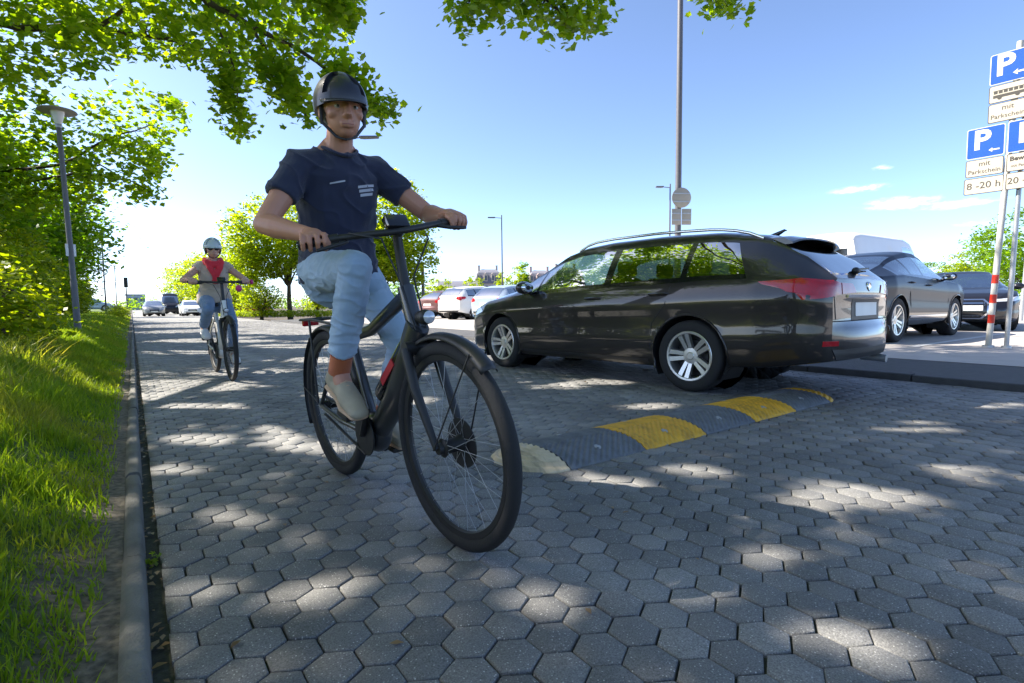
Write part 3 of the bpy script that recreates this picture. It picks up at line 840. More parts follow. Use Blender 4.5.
def SPEC_ESTATE():
    return dict(x0=-2.43, x1=2.27, axles=(1.33, -1.33), axle_z=.33, arch=.365, Rw=.325, rim=.228, wd=.215, spokes=5, dx=.045,
        zb=[(-2.43, .34), (-2.0, .27), (-1.0, .20), (1.0, .19), (2.0, .20), (2.27, .24)],
        top=[(-2.43, .985), (-2.39, 1.03), (-2.03, 1.355), (-1.97, 1.40), (-1.8, 1.438), (-1.5, 1.465), (-.8, 1.495), (-.2, 1.495), (.15, 1.47), (.42, 1.40), (1.22, .975), (1.6, .90), (1.95, .80), (2.17, .68), (2.27, .58)],
        belt=[(-2.43, .93), (-2.2, 1.00), (-1.5, 1.00), (-.5, .965), (.5, .935), (1.2, .90), (1.6, .85), (1.95, .76), (2.27, .5)],
        w=[(-2.43, .665), (-2.415, .71), (-2.395, .745), (-2.36, .785), (-2.30, .82), (-2.2, .85), (-1.9, .888), (-1.3, .905), (0, .905), (1.2, .90), (1.7, .875), (2.0, .80), (2.18, .68), (2.27, .56)],
        wr=[(-2.43, .60), (-2.2, .585), (-2.0, .575), (-1.0, .60), (.3, .60), (.6, .64), (1.2, .70), (1.3, .72), (2.0, .66), (2.27, .45)],
        screen=(.40, 1.215), rear_screen=(-2.38, -2.02), extra=(-2.42, -2.408, -2.396, -2.36, -2.335, -2.31), side_glass=[(-1.84, -1.28), (-1.22, -.42), (-.33, .66), (.70, .98)], pillar=1,
        shear=[(-2.2, -1.84, -1.35, .20), (.2, .68, 1.0, -.03)],
        tail_bulge=[(.30, .02), (.36, .085), (.52, .10), (.60, .075), (.64, .03), (.80, .025), (.86, .05), (1.0, .03)],
        nose_bulge=[(.2, .08), (.35, .14), (.5, .15), (.6, .10)], valance=.36,
        seat_h=.50, seat_x=(.10, -.80), mirror=(.78, .93), gl_rear='glass_dark',
        seams=[[(.98, .88), (1.0, .6), (.93, .25)], [(-.38, .94), (-.38, .24)], [(-1.14, .96), (-1.10, .80), (-.95, .62), (-.93, .40), (-.96, .30)], [(.95, .25), (-.9, .235)]],
        handles=[(-.22, .86), (-1.02, .89)],
        patches=[
            ('tail_light', [(0, .56, .86), (0, .83, .82), (0, .86, .97), (0, .80, .99), (0, .56, .95)], (1, 0, 0), 'red_light', dict(cuts=7)),
            ('tail_light', [(-2.40, 0, .85), (-2.16, 0, .885), (-2.08, 0, .93), (-2.22, 0, .98), (-2.42, 0, .97)], (0, -1, 0), 'red_light', dict(cuts=7)),
            ('tail_light', [(0, .30, .875), (0, .545, .862), (0, .545, .95), (0, .36, .945)], (1, 0, 0), 'red_light', dict(cuts=6)),
            ('number_plate', [(0, .26, .685), (0, .26, .795), (0, -.26, .795), (0, -.26, .685)], (1, 0, 0), 'plate', dict(both=False)),
            ('plate_recess', [(0, .34, .655), (0, .34, .82), (0, -.34, .82), (0, -.34, .655)], (1, 0, 0), 'black', dict(both=False, off=.002)),
            ('chrome_strip', [(0, .46, .835), (0, .46, .855), (0, -.46, .855), (0, -.46, .835)], (1, 0, 0), 'chrome', dict(both=False, off=.012)),
            ('reflector', [(0, .60, .46), (0, .74, .46), (0, .74, .50), (0, .60, .50)], (1, 0, 0), 'red_light'),
            ('bumper_insert', [(0, .60, .35), (0, .66, .43), (0, -.66, .43), (0, -.60, .35)], (1, 0, 0), 'black', dict(both=False)),
            ('headlight', [(1.72, 0, .72), (2.10, 0, .62), (2.16, 0, .68), (1.85, 0, .79)], (0, -1, 0), 'clear_light'),
            ('headlight', [(0, .40, .62), (0, .68, .62), (0, .68, .73), (0, .42, .70)], (-1, 0, 0), 'clear_light'),
            ('grille', [(0, .38, .50), (0, .38, .64), (0, -.38, .64), (0, -.38, .50)], (-1, 0, 0), 'gloss_black', dict(both=False)),
            ('side_sill_trim', [(-.9, 0, .235), (.9, 0, .235), (.9, 0, .27), (-.9, 0, .27)], (0, -1, 0), 'black'),
        ])

def SPEC_SUV():
    return dict(x0=-2.27, x1=2.40, axles=(1.40, -1.41), axle_z=.375, arch=.42, Rw=.375, rim=.26, wd=.25, spokes=5, dx=.045, clad=.26,
        zb=[(-2.27, .42), (-1.9, .34), (-1.0, .27), (1.0, .26), (2.1, .28), (2.40, .36)],
        top=[(-2.27, 1.06), (-2.20, 1.12), (-2.05, 1.15), (-1.35, 1.38), (-.8, 1.54), (-.3, 1.615), (.05, 1.61), (.32, 1.55), (1.18, 1.135), (1.6, 1.10), (2.0, 1.03), (2.28, .93), (2.40, .78)],
        belt=[(-2.27, 1.0), (-2.0, 1.09), (-1.2, 1.13), (-.4, 1.10), (.5, 1.06), (1.2, 1.04), (1.8, 1.0), (2.28, .85), (2.4, .7)],
        w=[(-2.27, .72), (-2.2, .80), (-2.0, .88), (-1.6, .935), (-.9, .92), (0, .915), (.9, .92), (1.5, .935), (2.0, .88), (2.28, .74), (2.40, .62)],
        wr=[(-2.27, .62), (-2.0, .63), (-1.2, .58), (-.4, .60), (.3, .60), (1.2, .72), (2.0, .70), (2.4, .5)],
        screen=(.30, 1.17), rear_screen=(-2.02, -.95), side_glass=[(-1.50, -.86), (-.80, -.30), (-.22, .56), (.60, .86)], pillar=2,
        shear=[(-1.9, -1.45, -1.0, .10), (.1, .58, .9, -.03)],
        tail_bulge=[(.4, .03), (.5, .10), (.66, .11), (.75, .06), (.95, .05), (1.1, .04)],
        nose_bulge=[(.3, .08), (.5, .13), (.7, .13), (.9, .06)], valance=.45,
        seat_h=.62, seat_x=(.05, -.85), mirror=(.70, 1.07), gl_rear='glass_dark',
        seams=[[(.92, 1.0), (.95, .7), (.88, .36)], [(-.26, 1.08), (-.26, .34)], [(-1.05, 1.1), (-.98, .85), (-.92, .6), (-.94, .4)]],
        handles=[(-.12, .97), (-.92, 1.01)],
        patches=[
            ('tail_light', [(0, .50, .93), (0, .86, .90), (0, .88, 1.02), (0, .52, 1.02)], (1, 0, 0), 'red_light', dict(cuts=7)),
            ('tail_light', [(-2.24, 0, .91), (-1.92, 0, .95), (-1.95, 0, 1.02), (-2.22, 0, 1.03)], (0, -1, 0), 'red_light', dict(cuts=7)),
            ('number_plate', [(0, .26, .78), (0, .26, .89), (0, -.26, .89), (0, -.26, .78)], (1, 0, 0), 'plate', dict(both=False)),
            ('reflector', [(0, .58, .60), (0, .78, .60), (0, .78, .64), (0, .58, .64)], (1, 0, 0), 'red_light'),
            ('headlight', [(1.85, 0, .90), (2.26, 0, .80), (2.30, 0, .88), (1.95, 0, .97)], (0, -1, 0), 'clear_light'),
            ('headlight', [(0, .40, .80), (0, .74, .82), (0, .74, .92), (0, .40, .90)], (-1, 0, 0), 'clear_light'),
            ('grille', [(0, .36, .66), (0, .36, .88), (0, -.36, .88), (0, -.36, .66)], (-1, 0, 0), 'gloss_black', dict(both=False)),
            ('sill_trim', [(-.92, 0, .40), (.90, 0, .40), (.90, 0, .435), (-.92, 0, .435)], (0, -1, 0), 'chrome', dict(off=.012)),
        ])

def SPEC_SALOON():
    return dict(x0=-2.55, x1=2.42, axles=(1.46, -1.46), axle_z=.345, arch=.39, Rw=.345, rim=.25, wd=.24, spokes=5, dx=.05,
        zb=[(-2.55, .36), (-2.1, .28), (-1.0, .20), (1.0, .19), (2.1, .20), (2.42, .27)],
        top=[(-2.55, .92), (-2.45, .97), (-2.2, 1.0), (-1.3, 1.28), (-.7, 1.39), (-.2, 1.42), (.15, 1.405), (.42, 1.33), (1.22, .98), (1.7, .92), (2.1, .84), (2.32, .74), (2.42, .60)],
        belt=[(-2.55, .88), (-2.2, .95), (-1.2, .98), (-.4, .95), (.5, .92), (1.2, .90), (1.8, .86), (2.25, .70), (2.42, .5)],
        w=[(-2.55, .72), (-2.45, .82), (-2.2, .885), (-1.5, .95), (0, .945), (1.5, .95), (2.0, .905), (2.25, .80), (2.36, .70), (2.42, .62)],
        wr=[(-2.55, .62), (-2.1, .64), (-1.0, .57), (.3, .58), (1.2, .72), (2.0, .72), (2.42, .5)],
        screen=(.40, 1.21), rear_screen=(-2.1, -1.1), side_glass=[(-1.45, -.95), (-.88, -.34), (-.26, .66), (.70, .95)], pillar=1,
        shear=[(-1.9, -1.45, -1.0, .10), (.2, .68, 1.0, -.03)],
        tail_bulge=[(.3, .02), (.4, .09), (.6, .10), (.7, .05), (.95, .05)],
        nose_bulge=[(.2, .10), (.35, .16), (.5, .16), (.7, .12), (.75, .08)], valance=.25,
        seat_h=.46, seat_x=(.10, -.85), mirror=(.80, .93), gl_rear='glass_dark',
        seams=[[(1.0, .88), (1.02, .6), (.95, .25)], [(-.3, .93), (-.3, .24)], [(-1.15, .95), (-1.05, .7), (-1.0, .4)]],
        handles=[(-.15, .84), (-1.02, .87)],
        patches=[
            ('headlight', [(0, .40, .645), (0, .76, .66), (0, .80, .735), (0, .44, .70)], (-1, 0, 0), 'clear_light', dict(cuts=7)),
            ('headlight', [(1.95, 0, .70), (2.28, 0, .655), (2.33, 0, .71), (2.05, 0, .765)], (0, -1, 0), 'clear_light', dict(cuts=7)),
            ('grille', [(0, .22, .30), (0, .33, .42), (0, .33, .62), (0, .27, .69), (0, -.27, .69), (0, -.33, .62), (0, -.33, .42), (0, -.22, .30)], (-1, 0, 0), 'gloss_black', dict(both=False, off=.008)),
            ('grille_surround', [(0, .25, .275), (0, .365, .41), (0, .365, .635), (0, .29, .715), (0, -.29, .715), (0, -.365, .635), (0, -.365, .41), (0, -.25, .275)], (-1, 0, 0), 'chrome', dict(both=False, off=.004)),
            ('air_intake', [(0, .46, .33), (0, .74, .36), (0, .74, .52), (0, .50, .50)], (-1, 0, 0), 'gloss_black'),
            ('number_plate', [(0, .26, .46), (0, .26, .57), (0, -.26, .57), (0, -.26, .46)], (-1, 0, 0), 'plate', dict(both=False, off=.014)),
            ('tail_light', [(0, .44, .78), (0, .84, .76), (0, .84, .88), (0, .44, .88)], (1, 0, 0), 'red_light'),
        ])

def SPEC_HATCH(tall=0.0, L=0.0):
    return dict(x0=-2.05 - L, x1=2.12, axles=(1.28, -1.28), axle_z=.325, arch=.36, Rw=.32, rim=.215, wd=.21, spokes=5, dx=.07, nl=12, ng=8, nr=8,
        zb=[(-2.05 - L, .36), (-1.8, .28), (-1.0, .21), (1.0, .20), (2.12, .24)],
        top=[(-2.05 - L, .95 + tall), (-1.98 - L, 1.03 + tall), (-1.80 - L, 1.24 + tall), (-1.65 - L, 1.38 + tall), (-1.2, 1.44 + tall), (-.5, 1.48 + tall), (-.1, 1.48 + tall), (.15, 1.455 + tall), (.42, 1.38 + tall), (1.22, .98 + tall * .8), (1.55, .92 + tall * .8), (1.85, .82 + tall * .8), (2.03, .70 + tall * .6), (2.12, .58 + tall * .5)],
        belt=[(-2.05 - L, .90 + tall * .8), (-1.8, 1.0 + tall * .8), (-1.0, .98 + tall * .8), (.5, .94 + tall * .8), (1.2, .90 + tall * .8), (1.7, .82 + tall * .7), (2.12, .5 + tall * .5)],
        w=[(-2.05 - L, .70), (-1.97 - L, .80), (-1.75, .865), (-1.2, .895), (0, .895), (1.2, .89), (1.7, .85), (1.95, .74), (2.12, .56)],
        wr=[(-2.05 - L, .62), (-1.7, .59), (-1.0, .60), (.3, .60), (1.2, .70), (1.9, .64), (2.12, .45)],
        screen=(.40, 1.215), rear_screen=(-1.99 - L, -1.68 - L), side_glass=[(-1.62 - L * .8, -1.16), (-1.08, -.36), (-.28, .62), (.68, .96)], pillar=1,
        shear=[(-1.9, -1.6, -1.2, .08), (.2, .68, 1.0, -.03)],
        tail_bulge=[(.3, .02), (.38, .08), (.55, .09), (.64, .04), (.9, .04)],
        nose_bulge=[(.2, .08), (.35, .13), (.5, .13), (.65, .08)], valance=.36,
        seat_h=.50 + tall, seat_x=(.10, -.75), mirror=(.76, .93 + tall * .8), gl_rear='glass_dark',
        seams=[[(.96, .88), (.98, .6), (.92, .25)], [(-.32, .94), (-.32, .24)], [(-1.05, .96), (-.95, .6), (-.93, .3)]],
        handles=[(-.18, .87 + tall * .6), (-.95, .89 + tall * .6)],
        patches=[
            ('tail_light', [(0, .52, .84 + tall), (0, .80, .76 + tall), (0, .85, .96 + tall), (0, .56, .95 + tall)], (1, 0, 0), 'red_light'),
            ('tail_light', [(-2.02 - L, 0, .80 + tall), (-1.72 - L, 0, .88 + tall), (-1.76 - L, 0, .95 + tall), (-2.0 - L, 0, .96 + tall)], (0, -1, 0), 'red_light'),
            ('number_plate', [(0, .26, .66 + tall), (0, .26, .77 + tall), (0, -.26, .77 + tall), (0, -.26, .66 + tall)], (1, 0, 0), 'plate', dict(both=False)),
            ('bumper_insert', [(0, .60, .36), (0, .66, .44), (0, -.66, .44), (0, -.60, .36)], (1, 0, 0), 'black', dict(both=False)),
            ('headlight', [(0, .40, .62 + tall * .6), (0, .70, .62 + tall * .6), (0, .72, .75 + tall * .6), (0, .42, .71 + tall * .6)], (-1, 0, 0), 'clear_light'),
            ('headlight', [(1.65, 0, .72 + tall * .6), (2.0, 0, .63 + tall * .6), (2.05, 0, .70 + tall * .6), (1.75, 0, .79 + tall * .6)], (0, -1, 0), 'clear_light'),
            ('grille', [(0, .36, .48), (0, .36, .63 + tall * .6), (0, -.36, .63 + tall * .6), (0, -.36, .48)], (-1, 0, 0), 'gloss_black', dict(both=False)),
            ('number_plate', [(0, .26, .40), (0, .26, .50), (0, -.26, .50), (0, -.26, .40)], (-1, 0, 0), 'plate', dict(both=False, off=.014)),
        ])

def SPEC_VAN():
    return dict(x0=-2.75, x1=2.75, axles=(1.75, -1.65), axle_z=.35, arch=.39, Rw=.345, rim=.21, wd=.22, spokes=6, dx=.08, nl=12, ng=8, nr=8,
        zb=[(-2.75, .40), (-2.3, .32), (2.3, .30), (2.75, .34)],
        top=[(-2.75, 2.36), (-2.68, 2.47), (-2.3, 2.53), (.6, 2.55), (1.0, 2.47), (1.35, 2.2), (2.05, 1.32), (2.35, 1.22), (2.6, 1.05), (2.75, .8)],
        belt=[(-2.75, 1.35), (1.2, 1.33), (2.0, 1.22), (2.5, 1.0), (2.75, .7)],
        w=[(-2.75, .93), (-2.6, .97), (1.9, .97), (2.4, .90), (2.65, .78), (2.75, .68)],
        wr=[(-2.75, .80), (-2.4, .81), (.8, .80), (1.4, .80), (2.1, .82), (2.75, .55)],
        screen=(1.32, 2.0), side_glass=[(.30, 1.15), (1.2, 1.6)], pillar=1, shear=(),
        tail_bulge=[(.4, .02), (.5, .06), (.7, .03), (2.4, .02)],
        nose_bulge=[(.3, .08), (.7, .1), (.8, .06)], valance=.46,
        seat_h=.95, seat_x=(.7, -.6), mirror=(1.6, 1.35), vanlike=True,
        seams=[[(1.5, 1.3), (1.5, .4)], [(.22, 2.1), (.22, .4)], [(-1.0, 2.1), (-1.0, .4)]], handles=[(.4, 1.1)],
        patches=[
            ('rear_window', [(0, .10, 1.45), (0, .70, 1.45), (0, .66, 2.05), (0, .10, 2.05)], (1, 0, 0), 'gloss_black'),
            ('rear_door_seam', [(0, .008, .5), (0, .008, 2.35), (0, -.008, 2.35), (0, -.008, .5)], (1, 0, 0), 'black', dict(both=False, off=.004)),
            ('tail_light', [(0, .80, .95), (0, .92, .95), (0, .91, 1.4), (0, .80, 1.4)], (1, 0, 0), 'red_light'),
            ('number_plate', [(0, .26, .72), (0, .26, .83), (0, -.26, .83), (0, -.26, .72)], (1, 0, 0), 'plate', dict(both=False)),
            ('headlight', [(0, .45, .85), (0, .80, .88), (0, .80, 1.1), (0, .5, 1.02)], (-1, 0, 0), 'clear_light'),
            ('grille', [(0, .4, .7), (0, .4, .95), (0, -.4, .95), (0, -.4, .7)], (-1, 0, 0), 'gloss_black', dict(both=False)),
        ])
P_DARK = paint('dark grey metallic car paint', (.026, .0225, .020), .45, .30, coat=1.0)
P_BLUEGREY = paint('dark blue grey metallic car paint', (.006, .009, .020), .4, .36, coat=.14)
P_NAVY = paint('near black blue car paint', (.012, .013, .020), .4, .3, coat=.35)
P_WHITE = paint('white car paint', (.72, .72, .71), .0, .4)
P_SILVER = paint('silver blue car paint', (.38, .46, .56), .6, .30)
P_MAROON = paint('dull maroon car paint', (.14, .07, .07), .3, .35)
P_BLUE = paint('blue car paint', (.02, .09, .30), .3, .3)
P_GREY = paint('mid grey car paint', (.22, .23, .24), .5, .3)
P_RED = paint('red car paint', (.38, .03, .03), .2, .3)

hd = R(95)
est, estc = make_car('estate_car', 'dark grey estate car driving past over the speed bump, seen from behind', 'car', (4.82, 4.385, 0), hd, SPEC_ESTATE(), P_DARK)
# roof rails, spoiler, wiper, aerial of the estate
for sg in (1, -1):
    pts = []
    for x in np.linspace(-1.85, .25, 18):
        h = estc.bvh.ray_cast(Vector((x, sg * .57, 3)), Vector((0, 0, -1)), 5)
        lift = .045 * min(1, (x + 1.85) * 6, (.25 - x) * 5)
        pts.append((x, sg * .57, h[0].z + .004 + lift))
    MB().tube(pts, [(.014, .011)] * len(pts), 8).build('roof_rail', MT['chrome'], est, 50)
g = MB(); vs = []
for y in np.linspace(-.54, .54, 13):
    z = estc.bvh.ray_cast(Vector((-1.88, y, 3)), Vector((0, 0, -1)), 5)[0].z; dr = .02 * (abs(y) / .54) ** 3
    vs += [(-1.87, y, z + .002), (-2.00, y, z - .006), (-2.11 + dr * 2, y, z - .028 - dr), (-2.115 + dr * 2, y, z - .042 - dr), (-2.0, y, z - .045 - dr), (-1.90, y, z - .03)]
g.add(vs, [(6 * i + k, 6 * i + (k + 1) % 6, 6 * i + 6 + (k + 1) % 6, 6 * i + 6 + k) for i in range(12) for k in range(6)] + [tuple(range(5, -1, -1)), tuple(72 + k for k in range(6))])
g.build('roof_spoiler', P_DARK, est, 40)
for pts_ in ([(.62, .665), (.645, .80), (.66, .86)], [(-.62, .665), (-.645, .80), (-.66, .86)], [(y, .650) for y in np.linspace(-.66, .66, 15)]):
    q_ = [estc.on((0, y, z), (1, 0, 0)) + Vector((.0008, 0, 0)) for y, z in pts_]; MB().tube(q_, .005, 5).build('tailgate_seam', MT['black'], est, 60)
q_ = estc.on((0, 0, .925), (1, 0, 0)); MB().lathe([(0, .006), (.026, .006), (.034, .010), (.040, .006), (.041, -.004)], 28, Matrix.Translation(q_) @ Matrix.Rotation(R(-90), 4, 'Y')).build('badge', MT['chrome'], est, 40)
MB().tube([(-2.30, -.45, .30), (-2.50, -.45, .29)], .035, 14).build('exhaust_pipe', MT['steel'], est, 40)
h = estc.on((0, 0, 1.05), (1, 0, 0))
g = MB(); p0 = Vector((h.x - .02, .05, 1.06)); g.tube([p0, (h.x + .015, -.22, 1.085), (h.x + .035, -.46, 1.10)], [.014, .010, .007], 6); g.ellipsoid(p0, (.03, .045, .03)); g.build('rear_wiper', MT['black'], est, 50)
g = MB(); h = estc.bvh.ray_cast(Vector((-1.75, 0, 3)), Vector((0, 0, -1)), 5)[0]; g.tube([(-1.66, 0, h.z), (-1.78, 0, h.z + .055), (-1.80, 0, h.z + .05)], [(.03, .03), (.012, .008), (.004, .004)], 8); g.build('roof_aerial', MT['gloss_black'], est, 50)

make_car('parked_suv', 'dark blue grey sloping-back suv parked in the bay just right of the estate car', 'car', (11.83, 4.42, .096), R(0), SPEC_SUV(), P_BLUEGREY)
make_car('parked_saloon', 'near black low saloon parked facing the road behind the banded sign pole', 'car', (17.35, 4.55, .096), R(198), SPEC_SALOON(), P_NAVY)
make_car('parked_van', 'white high-roofed panel van parked behind the dark suv', 'van', (17.85, 6.95, .096), R(0), SPEC_VAN(), P_WHITE, seats=False, det=1)
make_car('parked_hatchback', 'silver blue hatchback parked nearest to the estate car nose', 'car', (13.0, 17.9, .096), R(18), SPEC_HATCH(), P_SILVER, 'cars parked in the far bays')
make_car('parked_hatchback', 'tall white hatchback parked between the maroon and silver cars', 'car', (14.16, 22.75, .096), R(17), SPEC_HATCH(.12, .12), P_WHITE, 'cars parked in the far bays')
make_car('parked_hatchback', 'dull maroon hatchback, leftmost in the row of parked cars', 'car', (14.4, 25.7, .096), R(19), SPEC_HATCH(), P_MAROON, 'cars parked in the far bays')
make_car('oncoming_car', 'dark grey car driving up the far road, left of the white van', 'car', (1.7, 62, 0), R(-90), SPEC_HATCH(.03), P_GREY, 'cars on the far road', det=1)
make_car('oncoming_car', 'white car on the far road under the yellowish trees', 'car', (4.6, 60, 0), R(-90), SPEC_HATCH(), P_WHITE, 'cars on the far road', det=1)
make_car('oncoming_van', 'dark van with white board above the cab on the far road', 'van', (3.8, 78, 0), R(-90), SPEC_VAN(), P_NAVY, seats=False, det=1)
make_car('parked_car', 'blue car parked beyond the lawn behind the near lamp post', 'car', (-7.2, 74, .5), R(12), SPEC_HATCH(), P_BLUE, 'cars parked beyond the lawn', det=1)
make_car('parked_car', 'pale silver car parked beyond the lawn beside the second lamp post', 'car', (-3.9, 78, .5), R(8), SPEC_HATCH(.02), P_SILVER, 'cars parked beyond the lawn', det=1)
make_car('parked_car', 'red car half hidden behind the far hedge', 'car', (10.2, 62, .09), R(-20), SPEC_HATCH(), P_RED, det=1)
# ------------------------------------------------------------------ speed bump
MT['bump_black'] = plain('worn black rubber module', (.13, .137, .152), .75, var=.3, vscale=14, bump=.35, bscale=90)
m = plain('worn yellow thermoplastic', (.74, .375, .022), .6, var=.2, vscale=10, bump=.35, bscale=90); MT['bump_yellow'] = m
MT['bump_white'] = plain('scuffed pale yellow end piece', (.58, .46, .30), .65, var=.28, vscale=10, bump=.3, bscale=90)
for k_ in ('bump_black', 'bump_yellow', 'bump_white'):          # tyre scuffs running across the bump
    nt = MT[k_].node_tree; b = nt.nodes['Principled BSDF']; src = b.inputs['Base Color'].links[0].from_socket
    tc = N(nt, "ShaderNodeTexCoord"); mp = N(nt, "ShaderNodeMapping"); mp.inputs['Scale'].default_value = (26, 3.5, 6); nt.links.new(tc.outputs['Object'], mp.inputs['Vector'])
    ns = N(nt, "ShaderNodeTexNoise", Scale=1.0, Detail=6.0, Roughness=.7); nt.links.new(mp.outputs[0], ns.inputs['Vector'])
    mr = N(nt, "ShaderNodeMapRange"); mr.inputs[1].default_value = .50; mr.inputs[2].default_value = .78; mr.inputs[3].default_value = 0; mr.inputs[4].default_value = .75; nt.links.new(ns.outputs['Fac'], mr.inputs[0])
    mx = N(nt, "ShaderNodeMixRGB"); mx.inputs[2].default_value = (.05, .048, .045, 1) if k_ != 'bump_black' else (.20, .195, .185, 1)
    nt.links.new(mr.outputs[0], mx.inputs[0]); nt.links.new(src, mx.inputs[1]); nt.links.new(mx.outputs[0], b.inputs['Base Color'])
bump = empty('speed_bump', (1.46, 2.165, .003), (0, 0, R(1.2)), 'black and yellow rubber speed bump lying across the paved road', 'speed bump')
def bump_h(u, v, seg):
    """u along the bump (0..seg length), v -1..1 across"""
    return 0.064 * max(0, 1 - abs(v) ** 2.2) ** .85
def module(name, xa, xb, mat, endcap=0):
    W2 = .255; nx, ny = (90, 70)
    vs = []
    for i in range(nx + 1):
        t = i / nx; x = xa + .004 + (xb - xa - .008) * t
        for j in range(ny + 1):
            v = -1 + 2 * j / ny
            z = 0.064 * max(0, 1 - abs(v) ** 2.4) ** .8
            yy = v * W2; xx = x
            if endcap:
                s_ = t if endcap < 0 else 1 - t                # 0 at the outer tip
                yy = v * W2 * math.sqrt(max(0, 1 - (1 - s_) ** 2.0)) ** .85
                z *= min(1, s_ * 1.6) ** .8
                rad = math.hypot(xx - (xb if endcap < 0 else xa), yy * .85)
                z += .0042 * math.sin(rad * 2 * math.pi / .034) * min(1, z / .015)
            else:
                xm = xx - (xa + xb) / 2
                z += .0036 * math.sin((xm * .8 + abs(yy) * .9) * 2 * math.pi / .034) * min(1, z / .015)
            vs.append((xx, yy, max(z, .0015)))
    fs = [(i * (ny + 1) + j, (i + 1) * (ny + 1) + j, (i + 1) * (ny + 1) + j + 1, i * (ny + 1) + j + 1) for i in range(nx) for j in range(ny)]
    g = MB(); g.add(vs, fs)
    # skirt
    rim_ = [i * (ny + 1) for i in range(nx + 1)] + [nx * (ny + 1) + j for j in range(1, ny + 1)] + [i * (ny + 1) + ny for i in range(nx - 1, -1, -1)] + [j for j in range(ny - 1, 0, -1)]
    low = [(vs[k][0], vs[k][1], -.006) for k in rim_]; n0 = len(vs); g.v += low; n = len(rim_)
    g.f += [(rim_[k], n0 + k, n0 + (k + 1) % n, rim_[(k + 1) % n]) for k in range(n)]; g.m += [0] * n
    o = g.build(name, mat, bump, 50)
    if not endcap:
        for v in (-.62, .62):
            b = MB(); xm = (xa + xb) / 2
            z = 0.064 * (1 - abs(v) ** 2.4) ** .8
            b.lathe([(0, .0035), (.010, .0035), (.012, 0), (.020, 0.0005), (.021, -.004)], 12, Matrix.Translation((xm, v * W2, z + .001)) @ Matrix.Rotation(-.35 * np.sign(v), 4, 'X'))
            b.build('bolt', MT['steel'], o, 40)
    return o
module('end_piece', 0, .24, MT['bump_white'], -1)['label'] = 'scuffed whitish yellow end piece with curved grooves'
cx_ = .24
for k, mt in enumerate(('bump_black', 'bump_yellow', 'bump_black', 'bump_yellow', 'bump_black')):
    module('module', cx_, cx_ + .565, MT[mt])['label'] = 'black rubber module' if mt == 'bump_black' else 'yellow module'
    cx_ += .565
module('end_piece', cx_, cx_ + .24, MT['bump_yellow'], 1)['label'] = 'yellow rounded end piece'

# ------------------------------------------------------------------ text helper
def text_mesh(txt, size, mat, name, parent, M4, bold=0.0, align='CENTER'):
    cu = bpy.data.curves.new('lettering', 'FONT'); cu.body = txt; cu.size = size; cu.align_x = align; cu.align_y = 'CENTER'
    cu.extrude = .0015; cu.offset = bold; cu.resolution_u = 3
    o = bpy.data.objects.new('tmp', cu); COL.objects.link(o)
    dg = bpy.context.evaluated_depsgraph_get()
    me = bpy.data.meshes.new_from_object(o.evaluated_get(dg))
    bpy.data.objects.remove(o); bpy.data.curves.remove(cu)
    me.transform(M4); me.materials.clear()
    return link(name, me, mat, parent)

# ------------------------------------------------------------------ parking signs on two poles
MT['sign_blue'] = plain('parking sign blue', (.008, .075, .36), .35, var=.05)
MT['sign_white'] = plain('parking sign white', (.60, .59, .55), .4, var=.04)
MT['sign_sunlit'] = plain('sign plate sunlit white', (.47, .42, .35), .45, var=.05)  # warm sunlight on the white plates put into the base colour
MT['sign_ink'] = plain('sign lettering dark', (.045, .04, .035), .5)
MT['pole_red'] = plain('red reflective band', (.62, .035, .015), .4, var=.08)
MT['pole_white'] = plain('white pole coating', (.50, .48, .44), .45, var=.12, vscale=10)
SX = 10.25
poles = empty('sign_pole', (SX + .05, 2.33, .096), (0, 0, 0), 'white sign pole with three red bands carrying the parking signs', 'pole')
lean = -.09 / 2.2
def polept(z, dy=0): return Vector((0, lean * z + dy, z))
g = MB(); g.tube([polept(-.05), polept(4.3)], .038, 20); g.build('shaft', MT['pole_white'], poles, 40)
g = MB(); g.tube([polept(-.01), polept(.03), polept(.031)], [.075, .07, .04], 20); g.build('foot', MT['steel'], poles, 40)
for z in (.42, .715, 1.0):
    g = MB(); g.tube([polept(z - .062), polept(z + .062)], .0395, 20); g.build('red_band', MT['pole_red'], poles, 40)
pole2 = empty('sign_pole', (SX + .10, 2.14, .096), (0, 0, 0), 'plain grey steel sign pole close behind the red banded pole', 'pole')
g = MB(); g.tube([Vector((0, -.045 * 0, -.05)), Vector((0, -.08, 4.3))], .030, 18); g.build('shaft', MT['steel'], pole2, 40)
g = MB(); g.tube([(0, 0, -.01), (0, 0, .03), (0, 0, .031)], [.06, .055, .034], 18); g.build('foot', MT['steel'], pole2, 40)

